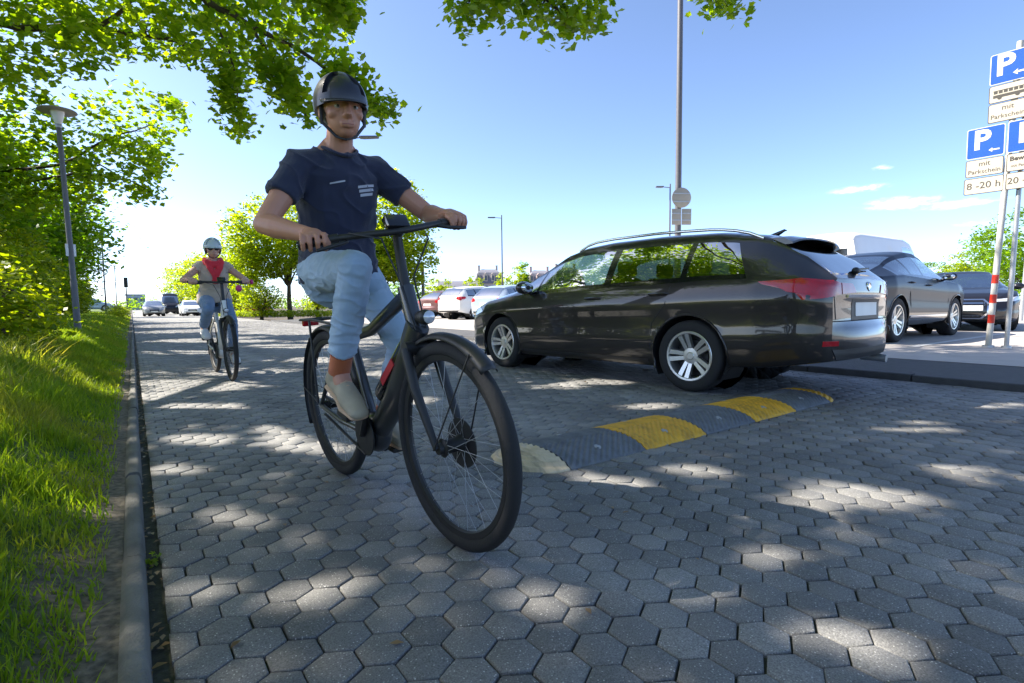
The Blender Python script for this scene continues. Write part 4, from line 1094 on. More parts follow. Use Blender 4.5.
# frame of a plate: local X right (=-Y world), local Y up, normal towards -X world
def plate(name, y_left, y_right, z0, z1, mat, label, writing, border=None, x=SX):
    o = empty(name, (x, (y_left + y_right) / 2, (z0 + z1) / 2), (0, 0, R(1.5)), label, 'sign', 'parking sign plates')
    w, h = abs(y_left - y_right), z1 - z0
    B = Matrix(((0, 0, -1, 0), (-1, 0, 0, 0), (0, 1, 0, 0), (0, 0, 0, 1)))
    def rr(w, h, r, z):
        pts = []
        for cx, cy, a0 in ((w / 2 - r, h / 2 - r, 0), (-w / 2 + r, h / 2 - r, 90), (-w / 2 + r, -h / 2 + r, 180), (w / 2 - r, -h / 2 + r, 270)):
            for q in range(5): a = R(a0 + 22.5 * q); pts.append(B @ Vector((cx + r * math.cos(a), cy + r * math.sin(a), z)))
        return pts
    g = MB(); g.prism(rr(w, h, .025, -.004), B @ Vector((0, 0, 0)), B @ Vector((0, 0, .006))); g.build('plate', border or mat, o, 30)
    g = MB(); b_ = .010; g.prism(rr(w - 2 * b_, h - 2 * b_, .018, .0022), Vector(), B @ Vector((0, 0, .0018))); g.build('face', mat, o, 30)
    for zz in (-h * .25, h * .25):
        g = MB(); g.prism([B @ Vector((-w * .45, zz - .012, -.004)), B @ Vector((w * .45, zz - .012, -.004)), B @ Vector((w * .45, zz + .012, -.004)), B @ Vector((-w * .45, zz + .012, -.004))], Vector(), B @ Vector((0, 0, -.012)))
        g.build('bracket', MT['steel'], o, 30)
    for wr in writing:
        T = B @ Matrix.Translation((wr[1], wr[2], .0045))
        if wr[0] == 'arrow':
            L = wr[3]; g = MB()
            g.prism([T @ Vector(p) for p in ((-L / 2, 0, 0), (-L * .16, L * .26, 0), (-L * .16, L * .08, 0), (L / 2, L * .08, 0), (L / 2, -L * .08, 0), (-L * .16, -L * .08, 0), (-L * .16, -L * .26, 0))], Vector(), B @ Vector((0, 0, .0015)))
            g.build('arrow', wr[4], o, 30)
        elif wr[0] == 'bus':
            g = MB()
            def rc(x0, y0, x1, y1, zz=0): g.prism([T @ Vector((x0, y0, zz)), T @ Vector((x1, y0, zz)), T @ Vector((x1, y1, zz)), T @ Vector((x0, y1, zz))], Vector(), B @ Vector((0, 0, .0014)))
            rc(-.165, -.045, .165, -.005)
            for k in range(6): rc(-.160 + k * .054, .012, -.118 + k * .054, .048)
            rc(-.165, .05, .165, .058)
            for cxx in (-.095, .095):
                g.prism([T @ Vector((cxx + .024 * math.cos(a), -.047 + .024 * math.sin(a), .0016)) for a in np.linspace(0, 2 * math.pi, 17)[:-1]], Vector(), B @ Vector((0, 0, .0014)))
            g.build('bus_pictogram', wr[4], o, 30)
        else:
            text_mesh(wr[0], wr[3], wr[4], 'lettering', o, T, bold=wr[5] if len(wr) > 5 else 0)
    return o
BL, WH, SUNLIT, INK = MT['sign_blue'], MT['sign_white'], MT['sign_sunlit'], MT['sign_ink']
plate('parking_sign', 2.455, 2.03, 3.87, 4.29, BL, 'blue parking sign with white P, topmost of the plates', [('P', -.05, .03, .40, WH, .012), ('arrow', .11, -.10, .15, WH)], WH, SX + .005)
plate('bus_plate', 2.455, 2.03, 3.61, 3.855, SUNLIT, 'sun-tinted plate with black bus pictogram under the topmost P sign', [('bus', 0, -.01, 1, INK)], INK, SX + .005)
plate('ticket_plate', 2.455, 2.03, 3.335, 3.60, SUNLIT, 'sun-tinted plate reading mit Parkschein below the bus plate', [('mit', 0, .06, .10, INK), ('Parkschein', 0, -.055, .085, INK)], INK, SX + .005)
plate('parking_sign', 2.68, 2.255, 2.87, 3.305, BL, 'blue parking sign with white P and small left arrow, lower left', [('P', -.04, .03, .38, WH, .012), ('arrow', .10, -.125, .12, WH)], WH)
plate('ticket_plate', 2.68, 2.255, 2.605, 2.855, SUNLIT, 'sun-tinted plate reading mit Parkschein below the lower left P sign', [('mit', 0, .055, .10, INK), ('Parkschein', 0, -.055, .085, INK)], INK)
plate('hours_plate', 2.695, 2.245, 2.355, 2.59, SUNLIT, 'sun-tinted plate reading 8 -20 h at the bottom left', [('8 -20 h', 0, 0, .135, INK)], INK, SX + .012)
plate('parking_sign', 2.225, 1.80, 2.87, 3.305, BL, 'blue parking sign cut by the right edge beside the lower P sign', [('P', -.01, .02, .38, WH, .012)], WH)
plate('resident_plate', 2.225, 1.80, 2.605, 2.855, SUNLIT, 'sun-tinted plate reading Bewohner under the right hand P sign', [('Bewohner', 0, .05, .085, INK, .003), ('mit Parkausweis', 0, -.05, .05, INK)], INK)
plate('hours_plate', 2.225, 1.80, 2.355, 2.59, SUNLIT, 'sun-tinted plate reading 20 - 8 h at the bottom right', [('20 - 8 h', 0, 0, .125, INK)], INK, SX + .012)

# ------------------------------------------------------------------ lamp posts and masts
def mushroom_lamp(loc, H, label, tilt=(0, 0)):
    o = empty('street_lamp', loc, (0, 0, 0), label, 'street lamp', 'mushroom lamps on the grass bank')
    top = Vector((tilt[0], tilt[1], H - .30))
    g = MB(); g.tube([(0, 0, -.2), top * .25, top * .26, top], [.055, .052, .045, .040], 18); g.build('post', MT['greysteel'], o, 40)
    T = Matrix.Translation(top) @ Vector((0, 0, 1)).rotation_difference(top).to_matrix().to_4x4()
    g = MB(); g.lathe([(.0, -.02), (.05, -.02), (.055, .03), (.05, .04)], 24, T); g.build('collar', MT['steel'], o, 40)
    g = MB(); g.lathe([(.046, .03), (.055, .06), (.105, .24), (.108, .26), (.0, .262)], 28, T); g.build('lamp_glass', MT['lamp_glass'], o, 50)
    g = MB(); g.lathe([(.0, .262), (.275, .255), (.29, .263), (.28, .280), (.20, .305), (.10, .325), (0, .328)], 36, T); g.build('lamp_hood', MT['lamp_hood'], o, 40)
    return o
MT['lamp_glass'] = plain('opal lamp glass', (.70, .70, .72), .3, coat=.3)
MT['lamp_hood'] = plain('aged pale lamp hood', (.33, .31, .29), .5, var=.1)
l1 = mushroom_lamp((-.83, 12.7, .38), 4.0, 'grey lamp post with mushroom hood standing nearest on the grass bank', (-.08, .02))
g = MB(); g.box((-.03, 0, 2.0 - .5), (.16, .02, .22), rz=R(30)); g.build('notice_plate', MT['steel'], l1)
mushroom_lamp((-1.35, 43, .42), 4.6, 'second grey lamp post further along the grass bank')
mushroom_lamp((-1.2, 66, .42), 4.6, 'most distant lamp post on the grass bank, by the far cars')

def arm_lamp(loc, H, ang, label, arm=1.1):
    o = empty('street_lamp', loc, (0, 0, ang), label, 'street lamp', 'tall arm lamps around the car park')
    g = MB(); g.tube([(0, 0, -.2), (0, 0, H * .4), (0, 0, H)], [.085, .07, .05], 14); g.build('post', MT['greysteel'], o, 40)
    g = MB(); g.tube([(0, 0, H - .28), (arm * .55, 0, H - .22)], .03, 10); g.build('arm', MT['greysteel'], o, 40)
    g = MB()
    g.prism([(arm * .5, -.13, H - .25), (arm * .62, -.17, H - .26), (arm * 1.05, -.12, H - .25), (arm * 1.08, 0, H - .245), (arm * 1.05, .12, H - .25), (arm * .62, .17, H - .26), (arm * .5, .13, H - .25)], Vector(), Vector((0, 0, .08)))
    g.build('lamp_head', MT['greysteel'], o, 40); return o
fwd2 = Vector((.579, .815, 0)); rgt2 = Vector((.815, -.579, 0))
def camp(x, Z, z=.0):
    p = fwd2 * Z + rgt2 * ((x - 512) / 533.27 * Z); return (p.x, p.y, z)
aL = math.atan2(-rgt2.y, -rgt2.x); aR = math.atan2(rgt2.y, rgt2.x)
arm_lamp(camp(503, 50), 9.0, aL, 'tall arm lamp beyond the parked silver hatchback', 1.2)
arm_lamp(camp(669, 40), 9.5, aL, 'far arm lamp seen beside the round sign on the mast', 1.0)
arm_lamp(camp(349, 26), 9.0, aR, 'arm lamp behind the near cyclist, its head by his neck', 1.6)

mast = empty('tall_mast', camp(677, 16.5, .09), (0, 0, 0), 'tall grey mast with sign backs rising behind the estate car', 'mast')
g = MB(); g.tube([(0, 0, -.2), (0, 0, 3.2), (0, 0, 12.5)], [.105, .095, .075], 18); g.build('shaft', MT['greysteel'], mast, 40)
MT['sign_back'] = plain('bare sign back', (.36, .32, .26), .5, metal=.3, var=.08)
mz = Matrix.Translation((-.16, -.06, 3.93)) @ Matrix.Rotation(R(-52), 4, 'Z') @ Matrix.Rotation(R(90), 4, 'X')
rs_ = empty('round_sign', (mast.location.x - .05, mast.location.y - .16, 3.95), (0, 0, R(-30)), 'back of a round traffic sign fixed to the tall mast', 'sign')
g = MB(); g.lathe([(0, .004), (.285, .004), (.30, .0), (.30, -.012), (.29, -.012), (.285, -.004), (0, -.004)], 36, Matrix.Rotation(R(90), 4, 'X')); g.build('disc', MT['sign_back'], rs_, 40)
for q in (.12, -.12): g = MB(); g.box((0, -.012, q), (.5, .015, .03)); g.build('bracket', MT['steel'], rs_)
for (dx, w, lab) in ((-.155, .29, 'left of the two plate backs below the round sign'), (.16, .30, 'right of the two plate backs below the round sign')):
    p = Vector((mast.location.x - .05, mast.location.y - .16, 3.38)) + Vector((math.cos(R(-30)), math.sin(R(-30)), 0)) * dx
    ps = empty('plate_sign', p, (0, 0, R(-30)), lab, 'sign')
    g = MB(); g.box((0, 0, 0), (w, .01, .48), bev=.003); g.build('plate', MT['sign_back'], ps, 30)
    for q in (.1, -.1): g = MB(); g.box((0, -.012, q), (w * .9, .014, .03)); g.build('bracket', MT['steel'], ps)
side = empty('bare_pole', camp(1021, 17, .09), (0, 0, 0), 'thin grey pole at the right edge beyond the parked saloon', 'pole')
g = MB(); g.tube([(0, 0, -.1), (0.0, -.10, 3.4)], [.055, .05], 14); g.build('shaft', MT['steel'], side, 40)
g = MB(); g.lathe([(0, 0), (.05, 0), (.052, .02), (0, .03)], 14, Matrix.Translation((0, -.10, 3.4))); g.build('cap', MT['greysteel'], side, 40)
ts = empty('traffic_signal', (-.35, 62, .3), (0, 0, R(180)), 'small dark traffic signal on a post at the far bend', 'traffic signal')
g = MB(); g.tube([(0, 0, -.2), (0, 0, 2.4)], .05, 10); g.build('post', MT['greysteel'], ts, 40)
g = MB(); g.box((0, .0, 2.9), (.32, .22, .95), bev=.03); g.build('signal_head', MT['black'], ts, 40)
bd = empty('bollard', camp(424, 38, .05), (0, 0, 0), 'dark slim post beside the tree right of the near cyclist', 'post')
g = MB(); g.tube([(0, 0, -.1), (0, 0, 3.6)], [.13, .10], 12); g.build('shaft', MT['greysteel'], bd, 40)
g = MB(); g.lathe([(0, .0), (.15, .0), (.16, .12), (0, .2)], 14, Matrix.Translation((0, 0, 3.6))); g.build('cap', MT['greysteel'], bd, 40)
# ------------------------------------------------------------------ trees, shrubs, hedges
MT['bark'] = plain('furrowed bark', (.075, .058, .045), .95, var=.3, vscale=9, bump=1.0, bscale=26)
MT['leaf_near'] = leafmat('plane leaf', (.085, .17, .010), (.21, .29, .022), .6, (2.45, 2.3, .25))
MT['leaf_mass'] = leafmat('dense leaf', (.065, .15, .010), (.17, .26, .02), .58, (2.3, 2.3, .25))
MT['leaf_yellow'] = leafmat('sunlit lime leaf', (.13, .21, .012), (.27, .33, .022), .62, (2.4, 2.2, .25))
MT['leaf_shrub'] = leafmat('shrub leaf', (.10, .18, .012), (.25, .30, .025), .6, (2.5, 2.2, .25))
MT['leaf_dark'] = leafmat('conifer foliage', (.025, .05, .012), (.05, .075, .02), .2)

LOBE = np.array([1.0, .72, .98, .68, .88, .55, .5, .55, .88, .68, .98, .72])     # maple like outline
KITE = None
# gaps cut into the canopies to put sun patches on the road and the bank (ellipses on the ground)
GAPS = np.array([[1.693,1.583,0.138,-0.104,0.108,0.101],[1.698,1.711,0.072,-0.055,0.06,0.061],[2.387,0.953,0.21,-0.159,0.144,0.059],[2.004,1.005,0.09,-0.068,0.069,0.035],[1.408,0.466,0.065,-0.048,0.056,0.02],[1.369,0.581,0.039,-0.029,0.035,0.015],[1.664,0.879,0.051,-0.038,0.042,0.023],[4.1,1.243,0.195,-0.153,0.153,0.047],[3.252,2.731,0.18,-0.144,0.131,0.11],[1.932,4.063,0.231,-0.186,0.096,0.199],[2.499,5.918,0.276,-0.233,0.116,0.271],[2.56,3.501,0.224,-0.18,0.123,0.168],[3.894,3.924,0.235,-0.195,0.128,0.129],[0.85,3.718,0.215,-0.168,0.125,0.528],[0.906,3.13,0.117,-0.091,0.058,0.193],[0.457,6.493,0.589,-0.485,0.034,0.449],[0.4,4.851,0.351,-0.28,0.03,0.33],[0.171,5.864,0.224,-0.182,0.009,0.243],[2.272,8.204,0.586,-0.514,0.112,0.399],[1.162,7.293,0.397,-0.336,0.058,0.353],[4.259,6.839,0.399,-0.353,0.209,0.335],[3.403,3.981,0.189,-0.156,0.107,0.125],[5.434,1.142,0.172,-0.138,0.216,0.047],[1.262,0.877,0.034,-0.025,0.018,0.013],[0.88,1.097,0.039,-0.029,0.016,0.019],[2.762,11.376,1.093,-1.028,0.148,0.602],[0.677,11.448,0.728,-0.662,0.034,0.539],[1.681,14.456,1.301,-1.268,0.079,0.668],[4.614,11.157,0.982,-0.95,0.197,0.474],[0.301,3.746,0.149,-0.116,0.012,0.133],[1.617,2.724,0.119,-0.092,0.057,0.095],[0.423,1.512,0.07,-0.052,0.012,0.039],[0.266,2.252,0.078,-0.058,0.009,0.066],[3.181,0.799,0.129,-0.098,0.117,0.031],[2.207,1.543,0.095,-0.073,0.055,0.039],[1.51,4.848,0.217,-0.176,0.063,0.199],[0.156,3.111,0.081,-0.062,0.005,0.079]] + [[-.8, 3.4, .45, 0, 0, .55], [-1.0, 5.2, .5, .2, 0, .9], [-.5, 6.4, .25, 0, 0, .7], [-1.2, 8.2, .7, 0, 0, .9], [-.6, 10.4, .35, 0, 0, .8], [-.45, 2.6, .2, .1, 0, .22], [3, 21.5, 3.2, 0, 0, 1.8], [3, 29, 3.2, 0, 0, 4], [3, 44, 3.4, 0, 0, 9], [1.6, 15.6, 1.5, 0, 0, .7], [4.4, 12.8, 1.5, 0, 0, .5], [4.6, 16.5, 1.3, 0, 0, .8], [-.8, 14, .5, 0, 0, 1.2], [-1.2, 20, .8, 0, 0, 2]])
def cull(C):
    q = C[:, :2] - np.array([sdir.x, sdir.y])[None, :] / sdir.z * C[:, 2:3]
    keep = np.ones(len(C), bool); wob = np.array([noise.noise((a * 5.5, b_ * 5.5, 3.0)) for a, b_ in q]) * .55 + np.array([noise.noise((a * 16, b_ * 16, 9.0)) for a, b_ in q]) * .30
    for (x, y, ax, ay, bx, by) in GAPS:
        det = ax * by - ay * bx; d = q - np.array([x, y]); u = (d[:, 0] * by - d[:, 1] * bx) / det; v = (ax * d[:, 1] - ay * d[:, 0]) / det
        m_ = math.hypot(ax, ay), math.hypot(bx, by)
        keep &= (u / (1 + .05 / m_[0])) ** 2 + (v / (1 + .05 / m_[1])) ** 2 > 1.0 + wob * 1.3
    return C[keep]

def leaf_verts(C, size, r, lobed=False, flat=.55, droop=.35):
    n = len(C)
    th = r.uniform(0, 2 * np.pi, n)
    nrm = np.stack([r.normal(0, flat, n), r.normal(0, flat, n), np.abs(r.normal(.9, .25, n))], -1)
    nrm /= np.linalg.norm(nrm, axis=1)[:, None]
    a = np.stack([np.cos(th), np.sin(th), -droop * r.random(n)], -1)
    a -= nrm * (a * nrm).sum(1)[:, None]; a /= np.linalg.norm(a, axis=1)[:, None]
    b_ = np.cross(nrm, a)
    s = (size * r.uniform(.65, 1.25, n))[:, None]
    if lobed:
        k = len(LOBE); V = np.zeros((n, k, 3))
        for i in range(k):
            an = 2 * np.pi * i / k
            V[:, i] = C + (a * math.cos(an) + b_ * math.sin(an)) * s * .5 * LOBE[i] - nrm * s * .10 * (abs(math.sin(an)) * .9)
        return V.reshape(-1, 3), (np.arange(n) * k)[:, None] + np.arange(k)[None, :]
    V = np.zeros((n, 4, 3))
    V[:, 0] = C - a * s * .5; V[:, 1] = C + b_ * s * .33 - nrm * s * .06; V[:, 2] = C + a * s * .5 - nrm * s * .1; V[:, 3] = C - b_ * s * .33 - nrm * s * .06
    return V.reshape(-1, 3), (np.arange(n) * 4)[:, None] + np.arange(4)[None, :]

def blob_clumps(blobs, n, r, shell=.55):
    vol = np.array([b[3] * b[4] * b[5] for b in blobs]) ** .8; w = vol / vol.sum(); out = []
    for b, q in zip(blobs, r.multinomial(n, w)):
        d = r.normal(0, 1, (q, 3)); d /= np.linalg.norm(d, axis=1)[:, None]
        rad = np.where(r.random(q) < shell, r.uniform(.78, 1.05, q), r.random(q) ** .45)
        out.append(np.array(b[:3]) + d * rad[:, None] * np.array(b[3:6]))
    return np.concatenate(out)

def clump_leaves(cl, per, sig, r, sz=.55):
    n = len(cl); k = r.poisson(per, n) + 2
    base = np.repeat(cl, k, 0); sg = np.repeat(r.uniform(.6, 1.4, n) * sig, k)[:, None]
    d = r.normal(0, 1, (len(base), 3)) * sg; d[:, 2] *= sz
    return base + d

def limb(g, p0, p1, r0_, r1_, r, sag=.0, n=6, wob=.05):
    p0, p1 = Vector(p0), Vector(p1); L = (p1 - p0).length; pts, rad = [], []
    for i in range(n + 1):
        t = i / n; p = p0.lerp(p1, t)
        if 0 < i < n: p += Vector(tuple(r.normal(0, wob * L / n * 2, 3)))
        p.z += sag * L * math.sin(math.pi * t)
        pts.append(p); rad.append(r0_ + (r1_ - r0_) * t)
    g.tube(pts, rad, 8)

def tree(name, label, base, th, tr, blobs, nclump, per, sig, lsize, mat, seed, group=None, cat='tree', lobed=False, extra=None, nl=14, shell=.55, bark=True, sz=.55):
    r = np.random.default_rng(seed)
    root = empty(name, base, (0, 0, 0), label, cat, group)
    cl = blob_clumps(blobs, nclump, r, shell)
    nclump_n = len(cl)
    g = MB()
    g.tube([(0, 0, -.4), (r.normal(0, .05), r.normal(0, .05), th * .5), (r.normal(0, .1), r.normal(0, .1), th)], [tr * 1.35, tr, tr * .8], 14)
    top = Vector((0, 0, th * .9))
    tops = sorted(range(len(cl)), key=lambda i: r.random())[:nl]
    for i in tops:
        p = Vector(tuple(cl[i])); q = top.lerp(p, .45) + Vector((0, 0, .35))
        limb(g, top + Vector((0, 0, r.uniform(-.25, .2) * th * .4)), q, tr * .5, tr * .24, r, .03)
        limb(g, q, p, tr * .22, .012, r, .04)
        for j in range(3):
            k = int(r.integers(len(cl))); e = Vector(tuple(cl[k]))
            if (e - q).length < 3.2: limb(g, q, e, tr * .13, .008, r, .03)
    if extra is not None: cl2, paths = extra; cl = np.concatenate([cl, cl2 - np.array(base)]); 
    if extra is not None:
        for pth, ra, rb in paths:
            pth = [Vector(p) - Vector(base) for p in pth]; m_ = len(pth)
            # smooth
            pp = []
            for i in range(m_ - 1):
                for t in (0, .34, .67): pp.append(pth[i].lerp(pth[i + 1], t) + Vector(tuple(r.normal(0, .02, 3))))
            pp.append(pth[-1]); g.tube(pp, [ra + (rb - ra) * i / (len(pp) - 1) for i in range(len(pp))], 8)
            for i in range(2, len(pp)):              # side twigs to nearby clumps
                d = np.linalg.norm(cl2 - np.array(base) - np.array(pp[i]), axis=1)
                for k in np.argsort(d)[:3]:
                    if d[k] < 1.6: limb(g, pp[i], cl2[k] - np.array(base), max(.006, rb * .6), .004, r, .02, 4)
    if bark: g.build('trunk', MT['bark'], root, 60)
    C = clump_leaves(cl[:nclump_n], per, sig, r, sz)
    if extra is not None: C = np.concatenate([C, clump_leaves(cl[nclump_n:], 11, .13, r, .8)])
    if group == 'trees on the grass bank': C = cull(C + np.array(base)) - np.array(base)
    V, F = leaf_verts(C, lsize, r, lobed)
    link('crown', np_mesh('crown', V, F), mat, root)
    return root

def at(px, py, Z):
    d = fw * 533.27 + rr * (px - 512) - uu * (py - 341.5)
    return np.array(Vector((0, 0, .8144)) + d * (Z / 533.27))

def poly_clumps(poly, n, zr, r):
    poly = np.array(poly, float); lo, hi = poly.min(0), poly.max(0); out = []
    def ins(p):
        c = False; j = len(poly) - 1
        for i in range(len(poly)):
            if (poly[i, 1] > p[1]) != (poly[j, 1] > p[1]) and p[0] < (poly[j, 0] - poly[i, 0]) * (p[1] - poly[i, 1]) / (poly[j, 1] - poly[i, 1]) + poly[i, 0]: c = not c
            j = i
        return c
    while len(out) < n:
        p = r.uniform(lo, hi)
        if ins(p): out.append(at(p[0], p[1], r.uniform(*zr)))
    return np.array(out)

r = np.random.default_rng(11)
# big tree whose trunk stands on the bank left of the frame; its limbs reach over the road
ex = np.concatenate([
    poly_clumps([(-80, -90), (365, -90), (350, 5), (338, 40), (350, 66), (322, 62), (300, 58), (285, 70), (262, 52), (235, 62), (205, 58), (180, 62), (140, 50), (100, 62), (60, 82), (-80, 88)], 1000, (8.2, 11.5), r),
    poly_clumps([(215, 50), (243, 70), (243, 128), (236, 132), (222, 95)], 60, (9.5, 10.5), r),
    poly_clumps([(262, 50), (285, 62), (300, 95), (312, 122), (302, 120), (280, 95), (266, 76)], 60, (8.6, 9.4), r),
    poly_clumps([(322, 55), (350, 72), (372, 98), (392, 112), (386, 116), (360, 108), (338, 88)], 60, (8.0, 8.8), r),
    poly_clumps([(330, -20), (352, 0), (348, 26), (335, 20)], 50, (8.2, 9), r),
])
paths = [([(-3.6, 8.6, 4.6), at(-70, 12, 9.2), at(20, 26, 9.6), at(100, 27, 10.0), at(165, 40, 10.4), at(225, 56, 10.8)], .085, .025),
         ([(-3.4, 8.2, 6.4), at(90, -70, 8.6), at(205, 0, 9.0), at(250, 24, 9.2), at(300, 52, 8.9), at(345, 84, 8.5), at(386, 112, 8.3)], .08, .010),
         ([at(205, 0, 9.0), at(228, 50, 9.6), at(238, 95, 10), at(240, 126, 10)], .03, .006),
         ([at(250, 24, 9.2), at(272, 62, 9.0), at(292, 92, 9.0), at(308, 118, 9.0)], .03, .006),
         ([at(100, 27, 10), at(150, -10, 10), at(250, -40, 10)], .04, .02)]
tree('tree', 'large broadleaf tree whose leafy limbs hang over the road at upper left', (-3.9, 8.4, .47), 6.2, .30,
     [(0.6, .2, 8.8, 4.4, 4.6, 3.0), (3.6, -.6, 9.2, 3.4, 3.4, 1.8), (.6, .6, 7.8, 3.6, 3.6, 1.6)], 2500, 21, .29, .145, MT['leaf_near'], 31, 'trees on the grass bank', lobed=True, extra=(ex, paths), nl=22)
# a second canopy beyond it, paler sprays with sky between
r = np.random.default_rng(12)
ex2 = np.concatenate([
    poly_clumps([(-60, 84), (60, 92), (120, 84), (180, 100), (196, 128), (172, 140), (150, 152), (100, 150), (40, 130), (-60, 140)], 190, (13, 16), r),
    poly_clumps([(60, 150), (120, 140), (170, 150), (160, 172), (182, 170), (150, 190), (160, 202), (140, 202), (110, 180), (70, 180)], 120, (13.5, 16), r),
    poly_clumps([(-60, 130), (60, 130), (90, 170), (100, 215), (60, 210), (-60, 220)], 460, (13, 16), r)])
paths2 = [([(-4.2, 17, 3.2), at(-30, 175, 14.5), at(60, 165, 14.5), at(105, 140, 14.5), at(150, 125, 14.5)], .07, .012),
          ([(-4.2, 17, 2.6), at(-20, 190, 14.8), at(50, 178, 14.8), at(100, 165, 14.8), at(150, 192, 14.8)], .06, .010)]
tree('tree', 'broadleaf tree with bluish airy sprays behind the near lamp post head', (-4.3, 17.2, .47), 5.0, .26,
     [(-1.2, 1.2, 8.8, 3.8, 3.8, 2.4), (-3, -2, 7.5, 3, 3, 2.4), (-.2, .5, 4.6, 2.6, 3.0, 2.2)], 820, 24, .30, .17, MT['leaf_near'], 32, 'trees on the grass bank', lobed=True, extra=(ex2, paths2), nl=18)
# crown ends hanging into the top of the frame
r = np.random.default_rng(13)
ex3 = np.concatenate([
    poly_clumps([(448, -60), (615, -60), (604, 14), (590, 26), (576, 38), (562, 34), (552, 18), (538, 34), (522, 34), (512, 14), (482, 18), (470, 24), (456, 10)], 170, (6.3, 7.3), r),
    poly_clumps([(690, -60), (760, -60), (746, 6), (736, 17), (724, 16), (714, 4), (697, -4)], 60, (7, 7.6), r)])
paths3 = [([(-2.0, 2.6, 7.0), (1.6, 4.6, 7.2), at(505, -120, 6.6), at(520, -30, 6.7), at(560, 14, 6.8), at(577, 32, 6.9)], .07, .006),
          ([at(505, -120, 6.6), at(470, -20, 6.7), at(466, 14, 6.8)], .03, .006), ([(1.6, 4.6, 7.2), at(640, -130, 7.2), at(715, -40, 7.3), at(732, 10, 7.3)], .05, .006)]
tree('tree', 'tree standing beside the camera whose twig ends hang into the top middle', (-3.6, .6, .46), 6.0, .28,
     [(0, 0, 9.0, 4.6, 4.4, 3.0), (4.2, 1.6, 8.6, 3.2, 3.0, 1.4)], 1100, 21, .30, .125, MT['leaf_near'], 33, 'trees on the grass bank', lobed=True, extra=(ex3, paths3), nl=16)
# the denser mass of trees down the left side
for i, (x, y, h, rx, sd, lab) in enumerate((
        (-4.9, 26.5, 7.6, 3.8, 41, 'dense green tree right behind the near lamp post'),
        (-4.9, 36, 8.8, 3.8, 42, 'dense green tree between the near and second lamp posts'),
        (-5.2, 47, 10.5, 4.4, 43, 'tall dense tree behind the second lamp post'),
        (-7.5, 19, 10.0, 4.8, 44, 'dark dense tree furthest left behind the big shrub'))):
    tree('tree', lab, (x, y, .5), h * .42, .24, [(0, 0, h * .62, rx, rx, h * .34), (1.2, -1, h * (.40 if i in (0, 3) else .52), rx * .85, rx * .85, h * .25), (-1, 1, h * (.3 if i in (0, 3) else .5), rx * .9, rx * .8, h * .22)], 1500, 34, .42, .21, MT['leaf_mass'], sd, 'trees on the grass bank', nl=12)
tree('conifer', 'dark brownish conifer beyond the second lamp post', (-3.8, 58, .5), 7, .2, [(0, 0, 7, 1.6, 1.6, 4.5), (0, 0, 4, 2.1, 2.1, 3)], 260, 26, .4, .2, MT['leaf_dark'], 47)

# shrubs on the bank
def shrub(label, base, rx, ry, h, n, sd, ls=.07, mat='leaf_shrub', group='shrubs on the grass bank', lobed=False):
    return tree('shrub', label, base, h * .4, .03, [(0, 0, h * .5, rx, ry, h * .48), (rx * .4, -ry * .2, h * .35, rx * .7, ry * .7, h * .36)], n, 22, .13, ls, MT[mat], sd, group, 'shrub', nl=12, lobed=lobed)
def sc_(px, Z, z): x, y, _ = camp(px, Z); return (x, y, z)
shrub('big leafy shrub at the left edge above the tall grass', sc_(-22, 5.4, .38), .45, .75, 1.0, 150, 51, .075)
shrub('yellow green shrub sloping down towards the lamp post foot', sc_(12, 6.6, .36), .40, .75, .60, 120, 52, .065)
shrub('dark shrub filling the gap under the trees on the left', sc_(-12, 10.0, .4), .9, 1.4, 2.0, 260, 53, .09)
shrub('tall shrub under the trees left of the lamp post', sc_(12, 15, .45), 1.1, 2.0, 2.7, 330, 54, .12)
shrub('low shrub under the trees behind the lamp post', sc_(52, 24, .45), 1.4, 2.6, 2.4, 330, 55, .15)
shrub('broad shrub under the trees beside the second lamp post', sc_(64, 34, .45), 1.4, 2.6, 2.4, 240, 58, .2)
shrub('rounded low hedge clump at the kerb beside the second lamp post', (-.75, 40.0, .35), .5, 2.2, .55, 120, 56, .09)
# weeds at the kerb foot
wd_ = np.random.default_rng(57); n = 26; C = np.array([.014, 2.02, .012]) + wd_.normal(0, 1, (n, 3)) * np.array([.010, .02, .012]); V, F = leaf_verts(C, .022, wd_)
wr_ = empty('weed', (.014, 2.02, -.01), (0, 0, 0), 'small weed growing in the gutter gap at the kerb', 'weed'); link('foliage', np_mesh('foliage', V - np.array([.014, 2.02, -.01]), F), MT['grass'], wr_)

# lime trees and hedge across the road
def mid_tree(label, px, Z, h, cw, cb, sd, mat='leaf_yellow', dx=0.0, n=260, name='tree', group='young trees around the car park', ls=.25, per=34, z0=.05):
    x, y, _ = camp(px, Z)
    ch = h - cb
    return tree(name, label, (x, y, z0), cb * 1.15, .10 + h * .008, [(dx, 0, cb + ch * .55, cw * .42, cw * .42, ch * .45), (dx - cw * .2, .3, cb + ch * .35, cw * .32, cw * .3, ch * .3), (dx + cw * .22, -.3, cb + ch * .38, cw * .3, cw * .3, ch * .3)], n, per, .30, ls, MT[mat], sd, group, nl=12, shell=.45)
mid_tree('young lime tree with bare trunk between the two cyclists', 291, 44, 9.6, 8.0, 2.3, 61, dx=-1.2, n=560)
mid_tree('lime tree directly behind the near cyclist, right of his torso', 384, 36, 9.5, 7.2, 1.4, 62, n=600)
mid_tree('small bushy tree just left of the young lime tree trunk', 262, 43, 2.9, 3.4, .25, 63, n=120, ls=.16)
mid_tree('small round tree right beside the woman on the bicycle', 233, 48, 2.6, 2.2, .5, 64, n=80, ls=.16)
mid_tree('small shrubby tree right of the young lime tree trunk', 318, 46, 2.2, 2.4, .3, 65, n=70, ls=.16)
